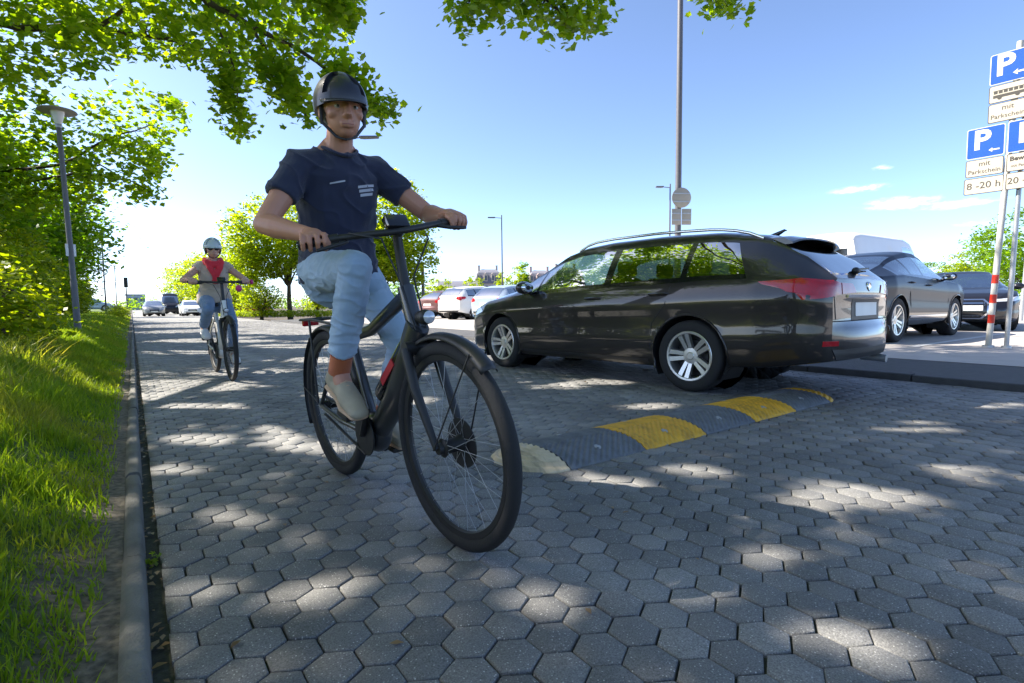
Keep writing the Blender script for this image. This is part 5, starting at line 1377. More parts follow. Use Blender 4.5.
mid_tree('broad tree at the right edge behind the banded pole', 1030, 44, 8.2, 9.6, 1.0, 66, 'leaf_mass', n=420)
mid_tree('lower yellowish tree above the dark saloon roof', 968, 62, 6.6, 7.5, .6, 67, n=240)
mid_tree('distant tree left of the lower yellowish tree', 935, 75, 6.0, 8.0, .5, 68, 'leaf_mass', n=200)
for i, (x, y, h) in enumerate(((9.4, 70, 7.6), (9.4, 81, 8.6), (9.4, 94, 9.2), (8.8, 108, 9.2), (8.2, 128, 9.2))):
    tree('tree', ('yellow green lime tree nearest in the row along the far road', 'second lime tree in the row along the far road', 'third lime tree in the row along the far road', 'fourth lime tree in the row along the far road', 'furthest lime tree in the row along the far road')[i],
         (x, y, .05), h * .3, .16, [(0, 0, h * .62, h * .46, h * .46, h * .38), (.6, -.6, h * .4, h * .4, h * .4, h * .28)], 230, 24, .40, .30, MT['leaf_yellow'], 71 + i, 'lime trees along the far road', nl=10)
for i, (px, Z, h, w, cb, mt, lab) in enumerate(((441, 120, 6.8, 8, 1, 'leaf_yellow', 'round distant tree left of the far houses'), (474, 130, 7.6, 7, 1, 'leaf_yellow', 'distant yellow green tree in front of the far houses'),
        (514, 110, 8.6, 8, 1, 'leaf_yellow', 'distant round tree beside the tall arm lamp'), (525, 112, 9.8, 2.4, .8, 'leaf_mass', 'slim distant poplar right of the arm lamp'), (404, 110, 6, 9, .5, 'leaf_mass', 'distant bluish tree behind the maroon car'))):
    mid_tree(lab, px, Z, h, w, cb, 81 + i, mt, n=130, group='distant trees by the far houses', ls=.34)

# clipped hedge along the far edge of the road bend
hd_ = np.random.default_rng(91)
pa, pb = np.array(camp(222, 45)), np.array(camp(352, 39.5)); d_ = pb - pa; nrm_ = np.array([-d_[1], d_[0], 0]) / np.linalg.norm(d_)
t_ = hd_.random(1500); C = pa + d_ * t_[:, None] + nrm_ * hd_.uniform(-.45, .45, 1500)[:, None]; C[:, 2] = hd_.uniform(.02, .48, 1500)
C = clump_leaves(C, 10, .07, hd_); V, F = leaf_verts(C, .085, hd_)
hedge = empty('hedge', tuple(pa), (0, 0, 0), 'low clipped hedge strip behind the two cyclists', 'hedge')
o = link('foliage', np_mesh('foliage', V - pa, F), MT['leaf_yellow'], hedge)
g = MB()
for k in range(40): q = d_ * (k + .5) / 40; g.tube([q + np.array([0, 0, -.05]), q + np.array([.03, .02, .34])], [.018, .008], 6)
g.build('stems', MT['bark'], hedge, 60)
# far woods closing the horizon
fr = np.random.default_rng(95)
n = 2600
azs = fr.uniform(R(-14), R(92), n); dist = fr.uniform(210, 300, n); hh = 2.5 + 3.2 * np.array([noise.noise((a * 26, 0, 0)) * .5 + .5 for a in azs])
C = np.stack([np.sin(azs) * dist, np.cos(azs) * dist, fr.random(n) * hh], -1); C = clump_leaves(C, 9, .9, fr); V, F = leaf_verts(C, .9, fr)
setp(link('far_woods', np_mesh('far_woods', V, F), MT['leaf_mass']), 'low belt of woods along the horizon', 'woods', kind='stuff')

# ------------------------------------------------------------------ far houses
MT['render_cream'] = plain('cream rendered wall', (.55, .47, .40), .85, var=.08)
MT['render_pink'] = plain('pinkish rendered wall', (.52, .40, .36), .85, var=.08)
MT['render_grey'] = plain('pale grey rendered wall', (.48, .47, .47), .85, var=.08)
MT['slate'] = plain('slate roof', (.17, .17, .20), .6, var=.2)  # roof colour lightened to carry the distance haze
MT['pane'] = plain('dark window pane', (.06, .07, .085), .15)
MT['frame_white'] = plain('white window frame', (.7, .7, .68), .5)
def house(label, px, Z, w, d, hw, hr, mat, floors, cols, mansard=True):
    x, y, _ = camp(px, Z); rz = math.atan2(rgt2.y, rgt2.x) + R(8)
    root = empty('house', (x, y, 0), (0, 0, rz), label, 'house', 'far houses beyond the car park')
    g = MB(); g.box((0, 0, hw / 2 - .2), (w, d, hw + .4)); g.build('wall', mat, root)
    g = MB(); a, b_ = w / 2 + .25, d / 2 + .25
    if mansard:
        lv = [(a, b_, hw), (a - .1, b_ - .1, hw + .15), (a - 1.1, b_ - 1.1, hw + hr * .72), (a - 1.2, b_ - 1.2, hw + hr * .74), (a - 2.6, .05, hw + hr)]
    else: lv = [(a, b_, hw), (a, b_ - .05, hw + .12), (a, .05, hw + hr)]
    vs = []; 
    for (p, q, z) in lv: vs += [(p, q, z), (-p, q, z), (-p, -q, z), (p, -q, z)]
    fs = [(4 * i + k, 4 * i + (k + 1) % 4, 4 * i + 4 + (k + 1) % 4, 4 * i + 4 + k) for i in range(len(lv) - 1) for k in range(4)] + [(3, 2, 1, 0), tuple(4 * (len(lv) - 1) + k for k in range(4))]
    g.add(vs, fs); rf = g.build('roof', MT['slate'], root)
    for sx_ in (-.32, .3):
        g = MB(); g.box((w * sx_, .3, hw + hr * .9), (.7, .6, hr * .7)); g.box((w * sx_, .3, hw + hr * 1.25), (.84, .74, .12)); g.build('chimney', mat, rf)
    fh = hw / floors
    for fl in range(floors):
        for c in range(cols):
            cx = -w / 2 + w * (c + .5) / cols; cz = fh * (fl + .55)
            f = MB(); ww, wh = min(1.2, w / cols * .55), fh * .52; y0 = -d / 2 - .03
            for (ax, az, sx_, sz_) in ((0, wh / 2 + .06, ww + .24, .12), (0, -wh / 2 - .06, ww + .24, .12), (-ww / 2 - .06, 0, .12, wh), (ww / 2 + .06, 0, .12, wh)): f.box((cx + ax, y0, cz + az), (sx_, .12, sz_))
            fo = f.build('window', MT['frame_white'], root)
            p = MB(); p.box((cx, -d / 2 - .012, cz), (ww, .04, wh)); p.build('pane', MT['pane'], fo)
    if mansard:
        for c in range(cols):
            cx = -w / 2 + w * (c + .5) / cols
            if abs(cx) > w / 2 - 1: continue
            f = MB(); f.box((cx, -d / 2 + .35, hw + hr * .36), (1.1, .9, hr * .44)); f.prism([(cx - .65, -d / 2 - .15, hw + hr * .58), (cx + .65, -d / 2 - .15, hw + hr * .58), (cx, -d / 2 - .15, hw + hr * .74)], Vector(), Vector((0, 1.0, 0))); fo = f.build('dormer', mat, root)
            p = MB(); p.box((cx, -d / 2 - .11, hw + hr * .36), (.7, .04, hr * .32)); p.build('pane', MT['pane'], fo)
    return root
house('low pale house at the left end of the far houses', 459, 165, 12, 8, 5.2, 2.8, MT['render_grey'], 2, 4, False)
house('mansard roofed house with dormers left of the tall arm lamp', 489, 170, 9, 8, 7.2, 4.6, MT['render_cream'], 2, 4)
house('pinkish terrace house right of the poplar', 540, 165, 8.4, 8, 6.8, 4.2, MT['render_pink'], 2, 4)
house('cream terrace house disappearing behind the estate car', 566, 163, 9.0, 8, 7.4, 4.2, MT['render_cream'], 2, 4)
of = empty('office_block', (1.2, 270, 0), (0, 0, R(4)), 'haze-tinted pale block closing the far end of the road', 'building')
g = MB(); g.box((0, 0, 2.9), (6.5, 8, 6.4)); g.build('wall', plain('haze tinted wall', (.40, .46, .52), .6, var=.05), of)  # distance haze put into the pale blue grey wall colour
for fl in range(2):
    for c in range(3):
        g = MB(); g.box((-2.1 + c * 2.1, -4.03, 1.7 + fl * 2.6), (1.2, .1, 1.3)); g.build('window', MT['pane'], of)
g = MB(); g.box((0, 0, 6.2), (6.9, 8.4, .35)); g.build('roof', MT['slate'], of)
# ------------------------------------------------------------------ bicycles and riders
def remesh(mb, name, voxel, mat, parent, it=6, fac=.5):
    me = mb.mesh('tmp'); o = bpy.data.objects.new('tmp', me); COL.objects.link(o)
    md = o.modifiers.new('r', 'REMESH'); md.mode = 'VOXEL'; md.voxel_size = voxel
    if it:
        sm = o.modifiers.new('s', 'SMOOTH'); sm.iterations = it; sm.factor = fac
    dg = bpy.context.evaluated_depsgraph_get()
    out = bpy.data.meshes.new_from_object(o.evaluated_get(dg)); out.name = name
    bpy.data.objects.remove(o); bpy.data.meshes.remove(me)
    out.materials.clear()
    return link(name, out, mat, parent, 180)

def vec(*a): return Vector(a)

def bicycle(root, cfg):
    fm, acc = cfg['frame'], cfg['accent']
    Rw = .35; WB = cfg.get('wb', 1.04)
    rear, front = vec(0, 0, Rw), vec(WB, 0, Rw); bb = vec(.45, 0, .29)
    hb, ht = vec(WB - .165, 0, .70), vec(WB - .225, 0, .88); st = vec(.25, 0, .76)
    g = MB()
    if cfg['step']:
        g.tube([ht + vec(.012, 0, -.04), vec(.72, 0, .62), vec(.58, 0, .40), bb + vec(.03, 0, .03)], [(.036, .03), (.042, .034), (.045, .036), (.05, .04)], 14)
        g.tube([hb + vec(.01, 0, .03), vec(.70, 0, .52), vec(.56, 0, .36)], [.026, .024, .022], 12)
    else:
        g.tube([hb + vec(.005, 0, .05), vec(.66, 0, .46), bb + vec(.02, 0, .0)], [(.052, .036), (.058, .04), (.052, .04)], 16)
        g.tube([ht + vec(.0, 0, -.03), vec(.50, 0, .72), st + vec(.03, 0, -.08)], [(.028, .022), (.026, .02), (.022, .018)], 12)
    g.tube([bb, st], [.022, .019], 14); g.tube([hb, ht], .029, 16)
    for s in (1, -1):
        g.tube([bb + vec(-.03, s * .035, 0), vec(.22, s * .06, .31), rear + vec(0, s * .066, 0)], [.015, .012, .011], 10)
        g.tube([st + vec(.01, s * .015, -.07), vec(.14, s * .045, .56), rear + vec(0, s * .066, 0)], [.011, .010, .009], 10)
    g.ellipsoid(bb, (.095, .055, .085))
    g.build('frame', fm, root, 45)
    # fork
    g = MB(); g.tube([hb + vec(.005, -.06, -.03), hb + vec(.005, .06, -.03)], .024, 12)
    for s in (1, -1): g.tube([hb + vec(.005, s * .055, -.03), hb + vec(.055, s * .06, -.16), front + vec(0, s * .058, 0)], [.019, .017, .011], 12)
    g.build('fork', MT['black'], root, 45)
    # wheels
    for i, c in enumerate((rear, front)):
        Y = Matrix.Translation(c) @ Matrix.Rotation(R(-90), 4, 'X')
        t = MB(); pr = [(Rw - .024 + .024 * math.cos(a), .023 * math.sin(a)) for a in np.linspace(0, 2 * math.pi, 13)[:-1]]
        t.lathe(pr, 64, Y, close=True); w = t.build('wheel', MT['rubber'], root, 60)
        t = MB(); t.lathe([(Rw - .045, -.013), (Rw - .064, -.010), (Rw - .068, 0), (Rw - .064, .010), (Rw - .045, .013), (Rw - .040, 0)], 64, Y, close=True); t.build('rim', cfg['rim'], w, 40)
        t = MB(); t.lathe([(.0, -.055), (.018, -.055), (.02, -.04), (.032, -.035), (.024, -.02), (.024, .02), (.032, .035), (.02, .04), (.018, .055), (0, .055)], 24, Y)
        t.lathe([(.03, .038), (.085, .038), (.085, .041), (.03, .041)], 28, Y, close=True); t.build('hub', MT['black'], w, 40)
        t = MB()
        for k in range(32):
            a = 2 * math.pi * k / 32; a2 = a + (.5 if k % 4 < 2 else -.5); sy = .034 if k % 2 else -.034
            t.tube([c + vec(.030 * math.cos(a2), sy, .030 * math.sin(a2)), c + vec((Rw - .066) * math.cos(a), 0, (Rw - .066) * math.sin(a))], .0010, 4, caps=False)
        t.build('spokes', MT['steel'], w, 180)
    # mudguards with stays
    for c, a0, a1 in ((rear, 20, 205), (front, 48, 152)):
        g = MB(); Rg = Rw + .022; vs = []; n = 30
        for k in range(n + 1):
            a = R(a0 + (a1 - a0) * k / n)
            for q, (y, dr) in enumerate(((-.031, -.014), (-.022, .0), (0, .006), (.022, 0), (.031, -.014))): vs.append(c + vec((Rg + dr) * math.cos(a), y, (Rg + dr) * math.sin(a)))
        g.add(vs, [(5 * k + q, 5 * k + q + 1, 5 * k + q + 6, 5 * k + q + 5) for k in range(n) for q in range(4)])
        md = g.build('mudguard', cfg['guard'], root, 60); sm = md.modifiers.new('t', 'SOLIDIFY'); sm.thickness = .003
        g = MB()
        for s in (1, -1): g.tube([c + vec(0, s * .07, 0), c + vec((Rg) * math.cos(R(a0 + 12)) , s * .03, Rg * math.sin(R(a0 + 12)))] if c is front else [c + vec(0, s * .07, 0), c + vec(Rg * math.cos(R(a1 - 32)), s * .03, Rg * math.sin(R(a1 - 32)))], .0028, 6)
        g.build('mudguard_stay', MT['black'], md, 60)
    # drive: chain guard, cranks, pedals
    ca = cfg['crank']
    g = MB(); g.lathe([(.0, .05), (.088, .05), (.09, .053), (.088, .056), (0, .056)], 28, Matrix.Translation(bb) @ Matrix.Rotation(R(90), 4, 'X'))
    g.tube([bb + vec(0, -.053, .075), rear + vec(.02, -.053, .045)], [(.004, .012)] * 2, 8); g.tube([bb + vec(0, -.053, -.085), rear + vec(.0, -.053, -.045)], [(.004, .008)] * 2, 8)
    g.build('chain_guard', MT['black'], root, 40)
    ped = {}
    for s in (-1, 1):
        a = R(ca) + (0 if s < 0 else math.pi)
        e = bb + vec(.165 * math.cos(a), s * .085, .165 * math.sin(a))
        g = MB(); g.tube([bb + vec(0, s * .06, 0), e + vec(0, -s * .005, 0)], [(.011, .016), (.008, .012)], 10); g.build('crank', MT['black'], root, 40)
        pc = e + vec(0, s * .055, 0); ped[s] = pc
        g = MB(); g.box(pc, (.095, .085, .022), bev=.006, tilt=Matrix.Rotation(cfg.get('ped_tilt', {}).get(s, 0), 4, 'Y')); g.build('pedal', MT['black'], root, 40)
    # battery, rack, lights, saddle, handlebar
    if cfg['battery']:
        d0, d1 = (vec(.86, 0, .64), vec(.56, 0, .395)) if not cfg['step'] else (vec(.20, 0, .70), vec(.40, 0, .34))
        off = vec(-.03, 0, .05) if not cfg['step'] else vec(-.055, 0, .0)
        g = MB(); g.capsule([d0.lerp(d1, .1) + off, d0.lerp(d1, .9) + off], [(.042, .036)] * 2, 14); bt = g.build('battery', MT['gloss_black'], root, 60)
        g = MB(); m_ = d0.lerp(d1, .5) + off
        for s in (1,): g.box(m_ + vec(0, -.037, .0), (.14, .004, .03), tilt=Matrix.Rotation(math.atan2(-(d1 - d0).z, (d1 - d0).x), 4, 'Y'))
        g.build('battery_stripe', acc, bt, 40)
    g = MB()
    for s in (1, -1):
        g.tube([st + vec(-.05, s * .05, -.02), vec(-.05, s * .055, .755), vec(-.22, s * .055, .75)], .006, 8); g.tube([vec(-.08, s * .055, .755), rear + vec(0, s * .08, .01)], .006, 8)
    for x in (-.21, -.12, -.02): g.tube([vec(x, -.055, .752), vec(x, .055, .752)], .005, 8)
    g.build('luggage_rack', MT['black'], root, 60)
    g = MB(); g.box(vec(-.235, 0, .735), (.025, .08, .04), bev=.008); g.build('tail_lamp', MT['red_light'], root, 40)
    g = MB(); g.tube([st + vec(.01, 0, -.05), vec(.222, 0, cfg['saddle'] - .06)], .0145, 14); g.build('seat_post', MT['alloy'] if cfg['step'] else MT['black'], root, 40)
    g = MB(); sz = cfg['saddle']
    g.capsule([vec(.10, 0, sz - .02), vec(.17, 0, sz - .015), vec(.25, 0, sz - .018), vec(.36, 0, sz - .02)], [(.032, .075), (.034, .082), (.028, .045), (.022, .02)], 18, up=(0, 0, 1)); g.build('saddle', MT['black'], root, 60)
    hz = cfg['bar_z']; hx = cfg['bar_x']; hw = .305
    g = MB(); g.tube([ht, ht + vec(-.012, 0, .05), vec(hx + .01, 0, hz - .02), vec(hx + .03, 0, hz)], [.019, .018, .017, .016], 14); g.build('stem', MT['black'], root, 50)
    sw = cfg.get('sweep', .10)
    st_, tl_ = R(cfg.get('steer', 0)), cfg.get('bar_tilt', 0)
    def bt(v):
        d = Vector(v) - vec(hx + .03, 0, 0); return vec(hx + .03 + d.x * math.cos(st_) + d.y * math.sin(st_), -d.x * math.sin(st_) + d.y * math.cos(st_), d.z + d.y * tl_)
    g = MB(); g.tube([bt(q) for q in [vec(hx - sw, -hw, hz + .01), vec(hx - sw * .62, -.20, hz + .012), vec(hx, -.10, hz + .005), vec(hx + .03, -.03, hz), vec(hx + .03, .03, hz), vec(hx, .10, hz + .005), vec(hx - sw * .62, .20, hz + .012), vec(hx - sw, hw, hz + .01)]], .012, 12); hbars = g.build('handlebar', MT['black'], root, 60)
    for s in (1, -1):
        a_, b_ = bt(vec(hx - sw * .62, s * .20, hz + .012)), bt(vec(hx - sw, s * hw, hz + .01))
        g = MB(); g.tube([a_.lerp(b_, -.1), a_, b_, b_ + (b_ - a_).normalized() * .012], [.016, .0165, .017, .016], 14); g.build('grip', cfg.get('grip', MT['black']), hbars, 50)
        g = MB(); g.tube([a_ + vec(.012, -s * .035, -.01), a_ + vec(.05, 0, -.022), a_.lerp(b_, .75) + vec(.055, 0, -.03)], [.008, .007, .006], 8); g.build('brake_lever', MT['black'], hbars, 60)
        # cables
    g = MB()
    for s in (1, -1): g.tube([vec(hx - sw * .5, s * .15, hz), vec(hx + .07, s * .09, hz - .03), vec(hx + .05, s * .03, hz - .16), hb + vec(.03, s * .02, .02)], .0032, 6)
    g.build('brake_cable', MT['black'], root, 60)
    g = MB(); g.box(vec(hx + .01, 0, hz + .03), (.035, .085, .055), bev=.008, tilt=Matrix.Rotation(R(-35), 4, 'Y')); g.build('display', MT['gloss_black'], hbars, 40)
    g = MB(); g.capsule([hb + vec(.03, 0, .075), hb + vec(.06, 0, .075)], [.022, .027], 14); hl = g.build('headlight', MT['black'], root, 60)
    g = MB(); g.lathe([(0, .005), (.019, .003), (.022, 0)], 18, Matrix.Translation(hb + vec(.087, 0, .075)) @ Matrix.Rotation(R(90), 4, 'Y')); g.build('lamp_lens', MT['clear_light'], hl, 50)
    g = MB(); g.tube([bb + vec(-.10, .05, -.02), vec(.20, .12, .20), vec(.12, .15, .30) if True else None], .009, 8); g.build('kickstand', MT['black'], root, 60)
    grip = {s: bt(vec(hx - sw * .85, s * .268, hz + .011)) for s in (1, -1)}
    return ped, grip, vec(sw * .38 / .105, 1, 0)

def two_bone(a, b, l1, l2, pole):
    a, b = Vector(a), Vector(b); d = b - a; L = min(d.length, (l1 + l2) * .999); d.normalize()
    x = (l1 * l1 - l2 * l2 + L * L) / (2 * L); h = math.sqrt(max(0, l1 * l1 - x * x))
    p = Vector(pole); p = (p - d * p.dot(d)).normalized()
    return a + d * x + p * h

def rider(root, J, cl):
    """J joints dict in bicycle space; cl clothing dict"""
    B = MB()                                     # the whole body, remeshed to one surface
    hip, waist, chest, sh, nb, ntop, hc = (J[k] for k in ('hip', 'waist', 'chest', 'sh', 'nb', 'ntop', 'head'))
    k = J.get('k', 1.0)
    pw, ww, cw, sw = J['w']
    B.capsule([hip + vec(0, 0, -.03), hip + vec(0, 0, .05), waist, chest, sh + vec(0, 0, -.01)], [(.11, pw), (.115, pw), (.095, ww), (.105, cw), (.07, cw * .95)], 22, up=(1, 0, 0))
    B.capsule([nb + vec(-.005, 0, -.06), nb, ntop, ntop + (hc - ntop) * .4], [.068 * k, .055 * k, .051 * k, .05 * k], 16)
    for s in (1, -1): B.capsule([nb + (ntop - nb) * .45 + vec(-.025, s * .03, 0), nb + vec(-.02, s * .075, -.025), sh + vec(-.01, s * sw * .75, .015)], [.03 * k, .036 * k, .03 * k], 12)
    hr = J['hr']; f = J['face']                  # head frame
    T = Matrix.Translation(hc) @ f.to_4x4()
    def hp(x, y, z): return T @ Vector((x * hr, y * hr, z * hr))
    rot = f.to_4x4()
    B.ellipsoid(hp(-.06, 0, .14), (hr * .98, hr * .76, hr * .92), rot, 24, 18)
    B.ellipsoid(hp(.30, 0, -.30), (hr * .62, hr * .60, hr * .78), rot, 20, 14)
    B.ellipsoid(hp(.52, 0, -.78), (hr * .30, hr * .32, hr * .24), rot, 14, 10)          # chin
    B.tube([hp(.84, 0, .10), hp(.98, 0, -.10), hp(1.10, 0, -.26), hp(.92, 0, -.36)], [hr * .09, hr * .11, hr * .15, hr * .10], 10)
    for s in (1, -1):
        B.ellipsoid(hp(.98, s * .10, -.31), (hr * .10, hr * .09, hr * .08), rot, 10, 8)
        B.ellipsoid(hp(.56, s * .42, -.20), (hr * .28, hr * .24, hr * .22), rot, 12, 10)   # cheeks
        B.ellipsoid(hp(.78, s * .30, .22), (hr * .16, hr * .28, hr * .09), rot, 12, 8)     # brow
        B.tube([hp(.80, s * .16, .09), hp(.86, s * .31, .125), hp(.76, s * .46, .09)], [hr * .05, hr * .065, hr * .05], 8)      # upper lid
        B.tube([hp(.80, s * .18, -.085), hp(.84, s * .31, -.105), hp(.76, s * .44, -.06)], [hr * .04, hr * .05, hr * .04], 8)      # lower lid
        B.ellipsoid(hp(-.02, s * .78, -.06), (hr * .17, hr * .08, hr * .27), rot, 12, 10)  # ears
    B.tube([hp(.86, -.26, -.55), hp(.93, 0, -.545), hp(.86, .26, -.55)], [hr * .05, hr * .08, hr * .05], 8)
    B.tube([hp(.84, -.22, -.635), hp(.91, 0, -.64), hp(.84, .22, -.635)], [hr * .05, hr * .09, hr * .05], 8)
    # arms
    E = {}
    for s in (1, -1):
        S_ = sh + vec(0, s * sw, -.01); W = J['wrist'][s]
        e = two_bone(S_, W, J['ua'], J['fa'], J['pole'][s]); E[s] = (S_, e, W)
        a = J.get('arm', 1.0)
        B.capsule([sh + vec(0, s * sw * .5, .0), S_, S_.lerp(e, .45), e], [.058 * a, .056 * a, .047 * a, .039 * a], 14)
        fd = (W - e)
        B.capsule([e, e + fd * .28, e + fd * .7, W], [(.039 * a, .039 * a), (.043 * a, .040 * a), (.032 * a, .029 * a), (.027 * a, .022 * a)], 14)
        # hand: palm over the grip, four fingers curled round it, thumb below
        G = J['grip'][s]; ax = Vector((J['gripdir'].x * -1 if s > 0 else J['gripdir'].x * -1, 0, 0))
        ydir = (vec(-.38, s * 1.0, 0)).normalized()                 # along the grip, outwards
        fwd = vec(1, s * .38, 0).normalized(); up = vec(0, 0, 1)
        hs = J.get('hand', 1.0)
        kn = G + up * .026 * hs + fwd * .020
        B.capsule([W, W.lerp(kn, .45) + up * .006, kn - fwd * .012], [(.022 * hs, .027 * hs), (.019 * hs, .036 * hs), (.013 * hs, .040 * hs)], 14, up=(0, 0, 1))
        for q, (o_, L) in enumerate(((-.033, .92), (-.011, 1.0), (.011, .95), (.032, .80))):
            c = G + ydir * o_ * hs * 1.12
            r_ = .0088 * hs
            pts = [c + fwd * (.006) + up * .026 * hs, c + fwd * .026 * L + up * .020 * hs, c + fwd * .031 * L - up * .004, c + fwd * .020 * L - up * .024, c + fwd * .002 - up * .028 * L, c - fwd * .010 - up * .022 * L]
            B.capsule(pts, [r_ * 1.1, r_ * 1.05, r_ * 1.0, r_ * .95, r_ * .9, r_ * .8], 10)
        c = G - ydir * .045 * hs
        B.capsule([W.lerp(kn, .5) - ydir * .022, c + up * .018 - fwd * .004, c + fwd * .014 + up * .004 - ydir * .004, c + fwd * .018 - up * .018], [.013 * hs, .011 * hs, .010 * hs, .009 * hs], 10)
    # legs
    for s in (1, -1):
        H = hip + vec(.0, s * .085, -.02); A = J['ankle'][s]
        kn = two_bone(H, A, J['th'], J['shn'], vec(1, s * .04, .15)); J.setdefault('knee', {})[s] = kn
        B.capsule([H, H.lerp(kn, .5), kn, kn.lerp(A, .3), A], [.078, .066, .05, .05, .034], 16)
        toe = J['toe'][s]; dirn = (toe - A); 
        B.capsule([A, A.lerp(toe, .5) + vec(0, 0, -.02), toe], [.034, .036, .028], 12)
    body = remesh(B, 'body', J['voxel'], cl['skin'], root, 4, .5)
    # eyes
    for s in (1, -1):
        g = MB(); g.ellipsoid(hp(.775, s * .31, .018), (hr * .115,) * 3, rot, 14, 10); ey = g.build('eye', MT['eye_white'], body, 180)
        g = MB(); g.ellipsoid(hp(.868, s * .31, .012), (hr * .03, hr * .055, hr * .05), rot, 12, 8); g.build('iris', MT['gloss_black'], ey, 180)
        g = MB(); g.tube([hp(.86, s * .14, .24), hp(.88, s * .32, .29), hp(.76, s * .50, .25)], [hr * .03, hr * .045, hr * .025], 8); g.build('eyebrow', cl['hair'], body, 60)
    g = MB(); g.tube([hp(.925, -.20, -.59), hp(.985, 0, -.592), hp(.925, .20, -.59)], [hr * .016, hr * .022, hr * .016], 6); g.build('mouth', MT['lips'], body, 60)
    # hair
    g = MB(); g.ellipsoid(hp(-.12, 0, .18), (hr * .99, hr * .80, hr * .95), rot, 24, 16)
    if cl.get('longhair'):
        g.capsule([hp(-.75, 0, -.1), hp(-1.0, 0, -.6), hp(-1.05, 0, -1.2), hp(-.98, 0, -1.8)], [hr * .5, hr * .36, hr * .28, hr * .12], 14)
        for s in (1, -1): g.capsule([hp(.25, s * .68, .3), hp(.15, s * .80, -.2), hp(-.2, s * .72, -.7)], [hr * .16, hr * .14, hr * .08], 10)
    else:
        for s in (1, -1): g.capsule([hp(.2, s * .72, .25), hp(.16, s * .77, -.12)], [hr * .10, hr * .06], 10)
        g.ellipsoid(hp(-.52, 0, -.2), (hr * .46, hr * .64, hr * .6), rot, 18, 12)
    # keep hair off the face: clip by plane
    hm = remesh(g, 'hair', J['voxel'] * 1.3, cl['hair'], body, 2, .5)
    bm = bmesh.new(); bm.from_mesh(hm.data); inv = T.inverted()
    dele = [v for v in bm.verts if (lambda q: q.x / hr > .34 and q.z / hr < .78)(inv @ v.co)]
    bmesh.ops.delete(bm, geom=dele, context='VERTS'); bm.to_mesh(hm.data); bm.free()
    # helmet
    g = MB(); n, m_ = 40, 16; vs = []
    def hel(th, ph, add=0):
        # th around, ph from top
        x = math.sin(ph) * math.cos(th); y = math.sin(ph) * math.sin(th); z = math.cos(ph)
        rx, ry, rz = (1.30 if x < 0 else 1.18) + add, .98 + add, 1.14 + add
        return hp(-.08 + x * rx, y * ry, .20 + z * rz)
    for i in range(m_ + 1):
        for j in range(n):
            th = 2 * math.pi * j / n
            lim = R(96) if math.cos(th) > .2 else R(110)
            lim = R(92) + (R(112) - R(92)) * (.5 - .5 * math.cos(th))
            vs.append(hel(th, max(.001, lim * i / m_)))
    vi = []
    for i in range(m_ + 1):
        for j in range(n):
            th = 2 * math.pi * j / n; lim = R(92) + (R(112) - R(92)) * (.5 - .5 * math.cos(th)); vi.append(hel(th, max(.001, lim * i / m_), -.13))
    N0 = len(vs)
    slot = lambda i, j: (3 <= i <= 9 and (j % 8) in (2, 3, 4, 5)) or (9 <= i <= 12 and (j % 10) in (4, 5))
    fo = []
    for i in range(m_):
        for j in range(n):
            a, b_, c, d = i * n + j, i * n + (j + 1) % n, (i + 1) * n + (j + 1) % n, (i + 1) * n + j
            if slot(i, j): 
                g2 = [N0 + q for q in (a, b_, c, d)]
                fo.append(tuple(g2)); continue
            fo.append((a, b_, c, d))
    # close the rims of slots and the lower edge
    for i in range(m_):
        for j in range(n):
            if not slot(i, j): continue
            for (di, dj, e) in ((-1, 0, ((i, j), (i, j + 1))), (1, 0, ((i + 1, j), (i + 1, j + 1))), (0, -1, ((i, j), (i + 1, j))), (0, 1, ((i, j + 1), (i + 1, j + 1)))):
                if not slot(i + di, (j + dj) % n):
                    (a0, a1), (b0, b1) = e; p, q = a0 * n + a1 % n, b0 * n + b1 % n; fo.append((p, q, N0 + q, N0 + p))
    for j in range(n): p, q = m_ * n + j, m_ * n + (j + 1) % n; fo.append((p, q, N0 + q, N0 + p))
    g.add(vs + vi, fo); helm = g.build('helmet', cl['helmet'], body, 50)
    if cl.get('visor'):
        g = MB(); v_ = []
        for j in range(13):
            th = R(-62 + 124 * j / 12); a = hel(th, R(88)); b_ = hel(th, R(88)) + (T.to_3x3() @ Vector((.42 * math.cos(th), 0, -.12))) * hr
            v_ += [a, b_]
        g.add(v_, [(2 * j, 2 * j + 1, 2 * j + 3, 2 * j + 2) for j in range(12)]); vo_ = g.build('helmet_visor', cl['visor'], helm, 60); q = vo_.modifiers.new('t', 'SOLIDIFY'); q.thickness = .004
    for s in (1, -1):
        g = MB(); g.tube([hp(.25, s * .80, .10), hp(.22, s * .78, -.5), hp(.42, s * .34, -.98), hp(.46, 0, -1.06)], [(.004, .007)] * 4, 6); g.tube([hp(-.5, s * .72, .05), hp(.0, s * .80, -.35), hp(.22, s * .78, -.55)], [(.003, .006)] * 3, 6); g.build('helmet_strap', MT['black'], helm, 60)
    if cl.get('glasses'):
        g = MB()
        for s in (1, -1):
            g.tube([hp(.93 + .02 * math.cos(a), s * .33 + .24 * math.cos(a), .02 + .17 * math.sin(a)) for a in np.linspace(0, 2 * math.pi, 17)], hr * .03, 6, caps=False)
            g.tube([hp(.90, s * .56, .06), hp(.1, s * .82, .08)], hr * .025, 6)
            g.add([hp(.93, s * .33 + .23 * math.cos(a), .02 + .16 * math.sin(a)) for a in np.linspace(0, 2 * math.pi, 17)[:-1]], [tuple(range(16))])
        g.tube([hp(.94, -.10, .06), hp(.97, 0, .07), hp(.94, .10, .06)], hr * .025, 6)
        g.build('sunglasses', MT['gloss_black'], body, 50)
    # top
    g = MB(); e_ = .013
